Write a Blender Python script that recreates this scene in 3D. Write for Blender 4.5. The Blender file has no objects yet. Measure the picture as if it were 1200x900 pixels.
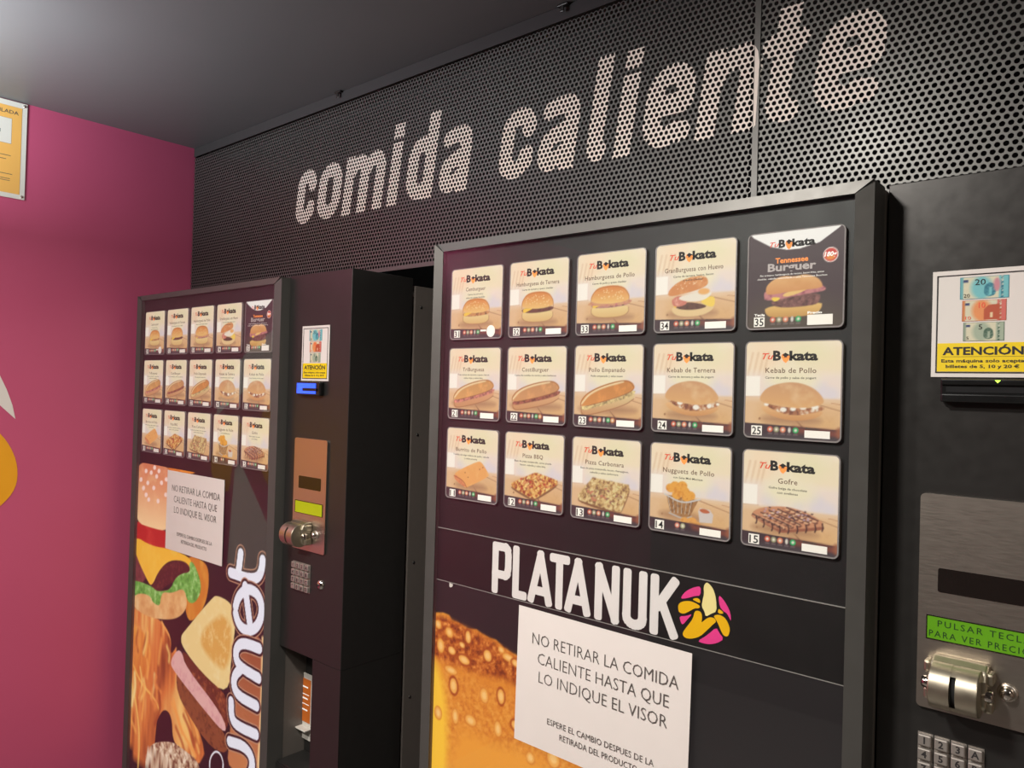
import bpy, bmesh, math, random
import numpy as np
from mathutils import Matrix, Vector

# ---------------------------------------------------------------- camera, world, lights, exposure
scene = bpy.context.scene
COL = scene.collection
CAM = [0.95024, -0.92468, 1.57638]
ROT = [[0.753586, 0.656739, 0.028332], [-0.014597, -0.026372, 0.999546], [-0.657187, 0.753657, 0.010287]]          # rows: right, up, forward
cd = bpy.data.cameras.new('camera')
cd.sensor_fit = 'HORIZONTAL'; cd.sensor_width = 36.0; cd.lens = 27.0
cd.clip_start = 0.02; cd.clip_end = 50
cam = bpy.data.objects.new('camera', cd); COL.objects.link(cam)
r_, u_, f_ = [Vector(v) for v in ROT]
mw = Matrix.Identity(4)
for i in range(3):
    mw[i][0] = r_[i]; mw[i][1] = u_[i]; mw[i][2] = -f_[i]; mw[i][3] = CAM[i]
cam.matrix_world = mw
scene.camera = cam

world = bpy.data.worlds.new('world'); scene.world = world
world.use_nodes = True
world.node_tree.nodes['Background'].inputs[0].default_value = (0.85, 0.85, 0.9, 1)
world.node_tree.nodes['Background'].inputs[1].default_value = 0.05

def area(name, loc, size, power, color, target=None, sizey=None, shape='DISK', spread=180):
    l = bpy.data.lights.new(name, 'AREA'); l.shape = shape if not sizey else 'RECTANGLE'
    l.size = size
    if sizey: l.size_y = sizey
    l.energy = power; l.color = color; l.spread = math.radians(spread)
    o = bpy.data.objects.new(name, l); COL.objects.link(o); o.location = loc
    d = (Vector(target) - Vector(loc)) if target else Vector((0, 0, -1))
    o.rotation_euler = d.to_track_quat('-Z', 'Y').to_euler()
    return o
area('ceiling_area_light', (0.28, -0.90, 2.285), 0.18, 25, (1.0, 0.96, 0.90))
area('ceiling_area_light', (2.1, -1.4, 2.285), 0.16, 14, (1.0, 0.95, 0.87))  # unseen light on the right, strengthened to brighten the left cabinet's dark side
area('ceiling_area_light', (-0.45, -1.45, 2.285), 0.18, 25, (1.0, 0.96, 0.90))  # added fill light; no fitting is known at this spot
area('added_ceiling_glow', (-0.92, -0.96, 1.96), 0.30, 36, (0.86, 0.95, 1.0), target=(-0.92, -0.959, 2.3))  # bare unseen emitter added to throw a bluish glow on the ceiling

scene.view_settings.view_transform = 'Standard'
scene.view_settings.look = 'None'
scene.view_settings.exposure = 0.0
scene.view_settings.gamma = 1.0
scene.view_settings.use_curve_mapping = False
scene.cycles.max_bounces = 6

# ---------------------------------------------------------------- materials
def lin(c):
    o = []
    for v in c[:3]:
        v = v / 255.0
        o.append(v / 12.92 if v <= 0.04045 else ((v + 0.055) / 1.055) ** 2.4)
    return tuple(o)

def mat(name, rgb, rough=0.5, metal=0.0, var=0.06, scale=30.0, bump=0.0, emit=0.0, spec=0.5, stretch=None, rvar=0.08, coat=0.0):
    m = bpy.data.materials.new(name); m.use_nodes = True
    nt = m.node_tree; n = nt.nodes; b = n['Principled BSDF']
    tc = n.new('ShaderNodeTexCoord'); mp = n.new('ShaderNodeMapping'); nz = n.new('ShaderNodeTexNoise')
    nt.links.new(tc.outputs['Object'], mp.inputs[0]); nt.links.new(mp.outputs[0], nz.inputs['Vector'])
    nz.inputs['Scale'].default_value = scale; nz.inputs['Detail'].default_value = 4
    if stretch: mp.inputs['Scale'].default_value = stretch
    c = lin(rgb)
    mx = n.new('ShaderNodeMix'); mx.data_type = 'RGBA'
    mx.inputs[6].default_value = tuple(v * (1 - var) for v in c) + (1,)
    mx.inputs[7].default_value = tuple(min(1, v * (1 + var)) for v in c) + (1,)
    nt.links.new(nz.outputs[0], mx.inputs[0]); nt.links.new(mx.outputs[2], b.inputs['Base Color'])
    mr = n.new('ShaderNodeMapRange'); mr.inputs[3].default_value = max(0, rough - rvar); mr.inputs[4].default_value = min(1, rough + rvar)
    nt.links.new(nz.outputs[0], mr.inputs[0]); nt.links.new(mr.outputs[0], b.inputs['Roughness'])
    b.inputs['Metallic'].default_value = metal
    b.inputs['Specular IOR Level'].default_value = spec
    b.inputs['Coat Weight'].default_value = coat
    if bump:
        bp = n.new('ShaderNodeBump'); bp.inputs['Strength'].default_value = bump; bp.inputs['Distance'].default_value = 0.001
        nt.links.new(nz.outputs[0], bp.inputs['Height']); nt.links.new(bp.outputs[0], b.inputs['Normal'])
    if emit:
        nt.links.new(mx.outputs[2], b.inputs['Emission Color']); b.inputs['Emission Strength'].default_value = emit
    return m

def print_mat(name, emit, dif=0.6, rough=0.5):
    """printed film: the ink colours come from the mesh's colour attribute; lit from behind when emit > 0"""
    m = bpy.data.materials.new(name); m.use_nodes = True
    nt = m.node_tree; n = nt.nodes; b = n['Principled BSDF']
    a = n.new('ShaderNodeAttribute'); a.attribute_name = 'ink'
    nz = n.new('ShaderNodeTexNoise'); nz.inputs['Scale'].default_value = 900
    tc = n.new('ShaderNodeTexCoord'); nt.links.new(tc.outputs['Object'], nz.inputs['Vector'])
    mr = n.new('ShaderNodeMapRange'); mr.inputs[3].default_value = 0.94 * dif; mr.inputs[4].default_value = 1.04 * dif
    nt.links.new(nz.outputs[0], mr.inputs[0])
    vm = n.new('ShaderNodeVectorMath'); vm.operation = 'SCALE'
    nt.links.new(a.outputs['Color'], vm.inputs[0]); nt.links.new(mr.outputs[0], vm.inputs['Scale'])
    nt.links.new(vm.outputs[0], b.inputs['Base Color'])
    nt.links.new(a.outputs['Color'], b.inputs['Emission Color']); b.inputs['Emission Strength'].default_value = emit
    b.inputs['Roughness'].default_value = rough
    return m

def glass_mat():
    m = bpy.data.materials.new('clear_glass'); m.use_nodes = True
    nt = m.node_tree; n = nt.nodes
    for x in list(n):
        if x.type != 'OUTPUT_MATERIAL': n.remove(x)
    out = [x for x in n if x.type == 'OUTPUT_MATERIAL'][0]
    t = n.new('ShaderNodeBsdfTransparent'); g = n.new('ShaderNodeBsdfGlossy'); f = n.new('ShaderNodeFresnel'); mx = n.new('ShaderNodeMixShader')
    t.inputs[0].default_value = (0.97, 0.98, 0.97, 1); g.inputs['Roughness'].default_value = 0.03
    f.inputs[0].default_value = 1.72
    ge = n.new('ShaderNodeNewGeometry'); s1 = n.new('ShaderNodeMath'); s1.operation = 'SUBTRACT'; s1.inputs[0].default_value = 1.0
    ml = n.new('ShaderNodeMath'); ml.operation = 'MULTIPLY'   # only the front face of the thin pane reflects
    nt.links.new(ge.outputs['Backfacing'], s1.inputs[1]); nt.links.new(f.outputs[0], ml.inputs[0]); nt.links.new(s1.outputs[0], ml.inputs[1])
    nt.links.new(ml.outputs[0], mx.inputs[0]); nt.links.new(t.outputs[0], mx.inputs[1]); nt.links.new(g.outputs[0], mx.inputs[2])
    nt.links.new(mx.outputs[0], out.inputs[0])
    return m

M = dict(
    pink=mat('pink_wall_paint', (192, 82, 116), 0.42, var=0.03, scale=6, bump=0.05),
    ceil=mat('dark_ceiling_paint', (104, 104, 105), 0.5, var=0.04, scale=5, bump=0.03),
    floor=mat('grey_floor_tile', (120, 118, 114), 0.35, scale=12),
    wallr=mat('light_taupe_wall_paint', (150, 136, 122), 0.7, scale=6),
    wall=mat('dark_taupe_wall_paint', (58, 53, 50), 0.7, scale=6),
    void=mat('recess_shade_black', (16, 16, 17), 0.9),  # black colour stands in for shade behind the panels and inside slots
    white=mat('white_wall_paint', (222, 214, 206), 0.6, var=0.02),
    yellow=mat('yellow_wall_paint', (232, 160, 22), 0.5, var=0.03),
    perf=mat('perforated_charcoal_steel', (100, 99, 96), 0.40, metal=0.45, var=0.05, scale=8),
    cream=mat('cream_letter_paint', (250, 240, 228), 0.5, var=0.03, scale=40),
    trim=mat('dull_grey_edge_paint', (58, 57, 57), 0.7, var=0.08, scale=30),
    blacksteel=mat('black_powder_coat', (106, 99, 93), 0.38, metal=0.0, var=0.08, scale=90, bump=0.06, spec=0.6),
    column=mat('charcoal_satin_steel', (64, 62, 60), 0.33, metal=0.6, var=0.08, scale=60, bump=0.04),
    frame=mat('dark_anodised_aluminium', (98, 96, 92), 0.42, metal=0.5, var=0.05, scale=40, stretch=(1, 1, 1)),
    keymetal=mat('key_cast_metal', (178, 170, 162), 0.42, metal=0.65, var=0.05, scale=60),
    steel=mat('brushed_stainless_steel', (204, 194, 182), 0.36, metal=1.0, var=0.06, scale=60, stretch=(1, 1, 30), bump=0.04),
    satin=mat('cast_satin_metal', (190, 180, 160), 0.40, metal=1.0, var=0.06, scale=80, bump=0.05),
    chrome=mat('polished_metal', (215, 205, 195), 0.14, metal=1.0, var=0.03),
    board=mat('black_backing_board', (26, 23, 25), 0.5, var=0.06, scale=20),
    header=mat('black_header_film', (27, 25, 26), 0.45, var=0.05, scale=20),
    letter=mat('white_vinyl', (228, 220, 218), 0.55, var=0.02, emit=0.12),
    paper=mat('white_office_paper', (226, 219, 212), 0.75, var=0.02, scale=25, bump=0.05),
    ink=mat('dark_ink', (44, 40, 40), 0.7),
    greyink=mat('grey_ink', (84, 78, 74), 0.7),
    redink=mat('red_ink', (206, 74, 50), 0.6, emit=0.35),
    brownink=mat('brown_ink', (98, 70, 52), 0.6, emit=0.25),
    orangeink=mat('orange_ink', (238, 140, 70), 0.6, emit=0.5),
    silverink=mat('silver_ink', (170, 160, 158), 0.6, emit=0.4),
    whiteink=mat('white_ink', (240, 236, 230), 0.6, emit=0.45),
    lilacink=mat('lilac_ink', (200, 190, 200), 0.6, emit=0.3),
    sticker=mat('white_sticker', (232, 226, 218), 0.6, var=0.02, emit=0.30),
    rim=mat('clear_acrylic_rim', (150, 142, 142), 0.25, var=0.05),
    signyellow=mat('warning_yellow', (240, 208, 8), 0.5, var=0.02),
    pinkink=mat('magenta_ink', (228, 62, 138), 0.5, emit=0.15),
    yellowink=mat('banana_yellow_ink', (232, 176, 8), 0.5, emit=0.15),
    creamink=mat('pale_banana_ink', (238, 220, 150), 0.5, emit=0.15),
    plastic=mat('black_plastic', (20, 20, 20), 0.25, var=0.1),
    window=mat('dark_smoked_window', (30, 24, 22), 0.15, var=0.1),
    lcdgreen=mat('green_lcd_backlight', (86, 146, 8), 0.5, var=0.06, emit=0.16),
    lcdlime=mat('lime_lcd_backlight', (156, 164, 8), 0.4, var=0.06, emit=0.28),
    lcdink=mat('lcd_segment_ink', (24, 60, 10), 0.6),
    blueled=mat('blue_reader_light', (40, 80, 235), 0.3, emit=1.6, var=0.3, scale=80),
    greenled=mat('green_led', (190, 255, 80), 0.3, emit=2.0),
    amber=mat('amber_sign_print', (236, 178, 92), 0.5, var=0.03),
    orangecard=mat('orange_card_print', (214, 112, 40), 0.5, var=0.05),
    acrylic=mat('milky_acrylic', (222, 216, 206), 0.3, var=0.02),
    seam=mat('film_edge', (150, 145, 142), 0.5),
    glass=glass_mat(),
    card=print_mat('backlit_menu_print', 0.80, 0.2),
    poster=print_mat('backlit_food_poster', 0.86, 0.2),
    flat=print_mat('unlit_print', 0.0, 0.9),
)

# ---------------------------------------------------------------- object helpers
def tag(o, label=None, cat=None, group=None, kind=None):
    if label: o['label'] = label
    if cat: o['category'] = cat
    if group: o['group'] = group
    if kind: o['kind'] = kind
    return o

def link(name, me, parent=None, mats=None, loc=None):
    if mats is not None and not len(me.materials):
        for q in mats: me.materials.append(M[q] if isinstance(q, str) else q)
    o = bpy.data.objects.new(name, me); COL.objects.link(o)
    if parent: o.parent = parent
    if loc: o.location = loc
    return o

def empty(name, loc=(0, 0, 0), **k):
    o = bpy.data.objects.new(name, None); COL.objects.link(o); o.location = loc; o.empty_display_size = 0.05
    return tag(o, **k)

class Geo:
    """collects polygons of one part, with a material slot per polygon"""
    def __init__(s): s.v = []; s.f = []; s.m = []; s.smooth = []
    def add(s, vs, fs, m=0, sm=False):
        b = len(s.v); s.v += [tuple(v) for v in vs]
        for f in fs: s.f.append([i + b for i in f]); s.m.append(m); s.smooth.append(sm)
        return s
    def box(s, x0, x1, y0, y1, z0, z1, m=0, bev=0.0):
        if not bev:
            v = [(x0, y0, z0), (x1, y0, z0), (x1, y1, z0), (x0, y1, z0), (x0, y0, z1), (x1, y0, z1), (x1, y1, z1), (x0, y1, z1)]
            return s.add(v, [(0, 3, 2, 1), (4, 5, 6, 7), (0, 1, 5, 4), (1, 2, 6, 5), (2, 3, 7, 6), (3, 0, 4, 7)], m)
        bm = bmesh.new(); bmesh.ops.create_cube(bm, size=1)
        for v in bm.verts: v.co = ((x0 + x1) / 2 + v.co.x * (x1 - x0), (y0 + y1) / 2 + v.co.y * (y1 - y0), (z0 + z1) / 2 + v.co.z * (z1 - z0))
        bmesh.ops.bevel(bm, geom=bm.edges[:], offset=bev, segments=2, profile=0.5, affect='EDGES')
        bm.verts.index_update()
        s.add([v.co[:] for v in bm.verts], [[v.index for v in f.verts] for f in bm.faces], m); bm.free(); return s
    def prism(s, outline, y0, y1, m=0, sm=False):
        """outline in x-z (counter-clockwise seen from -y), extruded from y0 (front) to y1"""
        n = len(outline)
        v = [(x, y0, z) for x, z in outline] + [(x, y1, z) for x, z in outline]
        s.add(v, [list(range(n))], m)
        s.add(v, [[i, i + n, (i + 1) % n + n, (i + 1) % n] for i in range(n)] + [list(range(2 * n - 1, n - 1, -1))], m, sm)
        return s
    def flat(s, pts, y, m=0): return s.add([(x, y, z) for x, z in pts], [list(range(len(pts)))], m)
    def lathe(s, prof, c, axis='x', m=0, n=28, a0=0, a1=360, sharp=False):
        """prof: (r, t) pairs along the axis through c"""
        if sharp:
            for k in range(len(prof) - 1): s.lathe(prof[k:k + 2], c, axis, m, n, a0, a1)
            return s
        full = a1 - a0 >= 360; k = n if full else n + 1; vs = []
        for r, t in prof:
            for i in range(k):
                a = math.radians(a0 + (a1 - a0) * i / n); p, q = r * math.cos(a), r * math.sin(a)
                vs.append({'x': (c[0] + t, c[1] + p, c[2] + q), 'y': (c[0] + p, c[1] + t, c[2] + q), 'z': (c[0] + p, c[1] + q, c[2] + t)}[axis])
        fs = []
        for j in range(len(prof) - 1):
            for i in range(n):
                i2 = (i + 1) % k; fs.append((j * k + i, j * k + i2, (j + 1) * k + i2, (j + 1) * k + i))
        return s.add(vs, fs, m, True)
    def text(s, body, x0, x1, z, cap, y, m=0, off=0.0, shear=0.0, align=None, space=1.0):
        """text fitted between x0 and x1 with its baseline at z and capitals of height cap"""
        tv, tf, b = text_geo(body, off, shear, space)
        sz = cap / 0.73; w = b[1] - b[0]
        if align is None: sx = (x1 - x0) / w; ox = x0 - b[0] * sx
        else:
            sx = sz * align; ox = (x0 + x1) / 2 - (b[0] + b[1]) / 2 * sx
        return s.add([(ox + a * sx, y, z + c * sz) for a, c in tv], tf, m)
    def mesh(s, name):
        me = bpy.data.meshes.new(name); me.from_pydata(s.v, [], s.f)
        me.polygons.foreach_set('material_index', s.m); me.polygons.foreach_set('use_smooth', s.smooth); me.update(); return me
    def build(s, name, mats, parent=None, loc=None):
        return link(name, s.mesh(name), parent, [mats] if isinstance(mats, str) else mats, loc)

_tc = {}
def text_geo(body, off=0.0, shear=0.0, space=1.0):
    key = (body, off, shear, space)
    if key not in _tc:
        cu = bpy.data.curves.new('t', 'FONT'); cu.body = body; cu.size = 1; cu.offset = off; cu.shear = shear; cu.space_character = space
        cu.resolution_u = 2; cu.fill_mode = 'FRONT'
        o = bpy.data.objects.new('t', cu); COL.objects.link(o)
        dg = bpy.context.evaluated_depsgraph_get(); dg.update()
        me = o.evaluated_get(dg).to_mesh()
        v = [(q.co.x, q.co.y) for q in me.vertices]; f = [list(p.vertices) for p in me.polygons]
        # make the letters face -y
        g = []
        for p in f:
            ar = 0
            for i in range(len(p)):
                a, b = v[p[i]], v[p[(i + 1) % len(p)]]; ar += a[0] * b[1] - b[0] * a[1]
            g.append(p if ar > 0 else p[::-1])
        xs = [a for a, b in v]
        bpy.data.objects.remove(o); bpy.data.curves.remove(cu)
        _tc[key] = (v, g, (min(xs), max(xs)))
    return _tc[key]

def chaikin(p, n=2):
    for _ in range(n):
        q = []
        for i in range(len(p)):
            a, b = p[i], p[(i + 1) % len(p)]
            q += [(a[0] * .75 + b[0] * .25, a[1] * .75 + b[1] * .25), (a[0] * .25 + b[0] * .75, a[1] * .25 + b[1] * .75)]
        p = q
    return p

def ccw(p):
    a = sum(p[i][0] * p[(i + 1) % len(p)][1] - p[(i + 1) % len(p)][0] * p[i][1] for i in range(len(p)))
    return p if a > 0 else p[::-1]

def rrect(x0, x1, z0, z1, r, n=5):
    o = []
    for cx, cz, a in ((x1 - r, z0 + r, -90), (x1 - r, z1 - r, 0), (x0 + r, z1 - r, 90), (x0 + r, z0 + r, 180)):
        for i in range(n + 1):
            t = math.radians(a + 90 * i / n); o.append((cx + r * math.cos(t), cz + r * math.sin(t)))
    return o

def disc(cx, cz, r, n=20, ry=None): return [(cx + r * math.cos(2 * math.pi * i / n), cz + (ry or r) * math.sin(2 * math.pi * i / n)) for i in range(n)]

def bar(a, b, w, r=None, n=4):
    """rounded bar outline from a to b"""
    dx, dz = b[0] - a[0], b[1] - a[1]; L = math.hypot(dx, dz) or 1e-6; ux, uz = dx / L, dz / L
    r = w / 2 if r is None else r
    return [(a[0] + ux * p - uz * q, a[1] + uz * p + ux * q) for p, q in rrect(-w / 2, L + w / 2, -w / 2, w / 2, r, n)]

# ---------------------------------------------------------------- ink painting on fine grids (printed matter)
rng = np.random.default_rng(7)
_tab = rng.random((256, 256))
def vnoise(x, y):
    xi = np.floor(x).astype(int); yi = np.floor(y).astype(int); fx = x - xi; fy = y - yi
    fx = fx * fx * (3 - 2 * fx); fy = fy * fy * (3 - 2 * fy)
    t = lambda a, b: _tab[a % 256, b % 256]
    return (t(xi, yi) * (1 - fx) + t(xi + 1, yi) * fx) * (1 - fy) + (t(xi, yi + 1) * (1 - fx) + t(xi + 1, yi + 1) * fx) * fy
def fbm(x, y): return (vnoise(x, y) * .5 + vnoise(x * 2.1 + 9, y * 2.1 + 5) * .3 + vnoise(x * 4.3 + 3, y * 4.3 + 7) * .2 - .5) * 2

class Ink:
    def __init__(s, X, Y): s.X = X; s.Y = Y; s.c = np.zeros((len(X), 3))
    def blend(s, idx, a, col, n=None, hi=None, gr=None, aniso=1):
        X, Y = s.X[idx], s.Y[idx]; c = np.tile(np.array(col, float), (len(X), 1))
        if gr:
            t = ((Y - Y.min()) / max(1e-9, Y.max() - Y.min()))[:, None]; c = np.array(gr[1]) * (1 - t) + np.array(gr[0]) * t
        if n:
            sc, amp, c2 = n; f = fbm(X / sc * 1.0, Y / sc / aniso)
            t = np.clip(f * amp * 1.6, 0, 1)[:, None]; c = c * (1 - t) + np.array(c2) * t
            if hi is not None:
                t = np.clip(-f * amp * 1.6, 0, 1)[:, None]; c = c * (1 - t) + np.array(hi) * t
        a = a[:, None]; s.c[idx] = s.c[idx] * (1 - a) + c * a
    def sdseg(s, idx, segs):
        X, Y = s.X[idx], s.Y[idx]; d = np.full(len(X), 1e9)
        for a, b in segs:
            dx, dy = b[0] - a[0], b[1] - a[1]; L = dx * dx + dy * dy + 1e-18
            t = np.clip(((X - a[0]) * dx + (Y - a[1]) * dy) / L, 0, 1)
            d = np.minimum(d, (X - a[0] - t * dx) ** 2 + (Y - a[1] - t * dy) ** 2)
        return np.sqrt(d)
    def box(s, pts, pad):
        xs = [q[0] for q in pts]; ys = [q[1] for q in pts]
        return np.nonzero((s.X > min(xs) - pad) & (s.X < max(xs) + pad) & (s.Y > min(ys) - pad) & (s.Y < max(ys) + pad))[0]
    def poly(s, pts, col, f=.01, sm=1, **k):
        if sm: pts = chaikin(list(pts), 2)
        i = s.box(pts, f)
        if not len(i): return
        X, Y = s.X[i], s.Y[i]; ins = np.zeros(len(i), bool); segs = []
        for q in range(len(pts)):
            a, b = pts[q], pts[(q + 1) % len(pts)]; segs.append((a, b))
            if a[1] == b[1]: continue
            cr = ((a[1] > Y) != (b[1] > Y)) & (X < (b[0] - a[0]) * (Y - a[1]) / (b[1] - a[1]) + a[0]); ins ^= cr
        d = s.sdseg(i, segs) * np.where(ins, 1, -1)
        s.blend(i, np.clip(.5 + d / f, 0, 1), col, **k)
    def ell(s, cx, cy, rx, ry, col, f=.01, ang=0, **k):
        a = math.radians(ang); s.poly([(cx + rx * math.cos(t) * math.cos(a) - ry * math.sin(t) * math.sin(a), cy + rx * math.cos(t) * math.sin(a) + ry * math.sin(t) * math.cos(a)) for t in [i * math.pi / 10 for i in range(20)]], col, f, sm=0, **k)
    def line(s, pts, w, col, f=.01, **k):
        if len(pts) > 2:
            for _ in range(2):
                q = [pts[0]]
                for a, b in zip(pts[:-1], pts[1:]): q += [(a[0] * .75 + b[0] * .25, a[1] * .75 + b[1] * .25), (a[0] * .25 + b[0] * .75, a[1] * .25 + b[1] * .75)]
                pts = q + [pts[-1]]
        i = s.box(pts, w + f)
        if not len(i): return
        d = w / 2 - s.sdseg(i, list(zip(pts[:-1], pts[1:]))); s.blend(i, np.clip(.5 + d / f, 0, 1), col, **k)
    def rect(s, x0, y0, x1, y1, col, f=.006, **k): s.poly([(x0, y0), (x1, y0), (x1, y1), (x0, y1)], col, f, sm=0, **k)

def ink_grid(name, xs, zs, y, to_uv, paint, keep=None):
    """a flat print: grid in x-z at depth y, its ink painted into the colour attribute"""
    nx, nz = len(xs), len(zs); XX, ZZ = np.meshgrid(xs, zs)
    co = np.stack([XX.ravel(), np.full(nx * nz, y), ZZ.ravel()], 1)
    U, V = to_uv(co[:, 0], co[:, 2]); ink = Ink(U, V); paint(ink)
    if name == 'card_print': ink.c = ink.c * .93 + np.array((250, 236, 222)) * .07
    i = (np.arange(nz - 1)[:, None] * nx + np.arange(nx - 1)[None, :]).ravel()
    q = np.stack([i, i + 1, i + nx + 1, i + nx], 1)
    if keep is not None:
        cx = co[q].mean(1); q = q[keep(cx[:, 0], cx[:, 2])]
    me = bpy.data.meshes.new(name); me.vertices.add(len(co)); me.vertices.foreach_set('co', co.ravel())
    me.loops.add(q.size); me.loops.foreach_set('vertex_index', q.ravel().astype(np.int32))
    me.polygons.add(len(q)); me.polygons.foreach_set('loop_start', np.arange(0, q.size, 4, dtype=np.int32))
    me.polygons.foreach_set('use_smooth', np.zeros(len(q), bool)); me.update(calc_edges=True)
    c = np.clip(ink.c / 255, 0, 1); c = np.where(c <= .04045, c / 12.92, ((c + .055) / 1.055) ** 2.4)
    at = me.color_attributes.new('ink', 'FLOAT_COLOR', 'POINT')
    at.data.foreach_set('color', np.concatenate([c, np.ones((len(c), 1))], 1).astype(np.float32).ravel())
    return me

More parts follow.
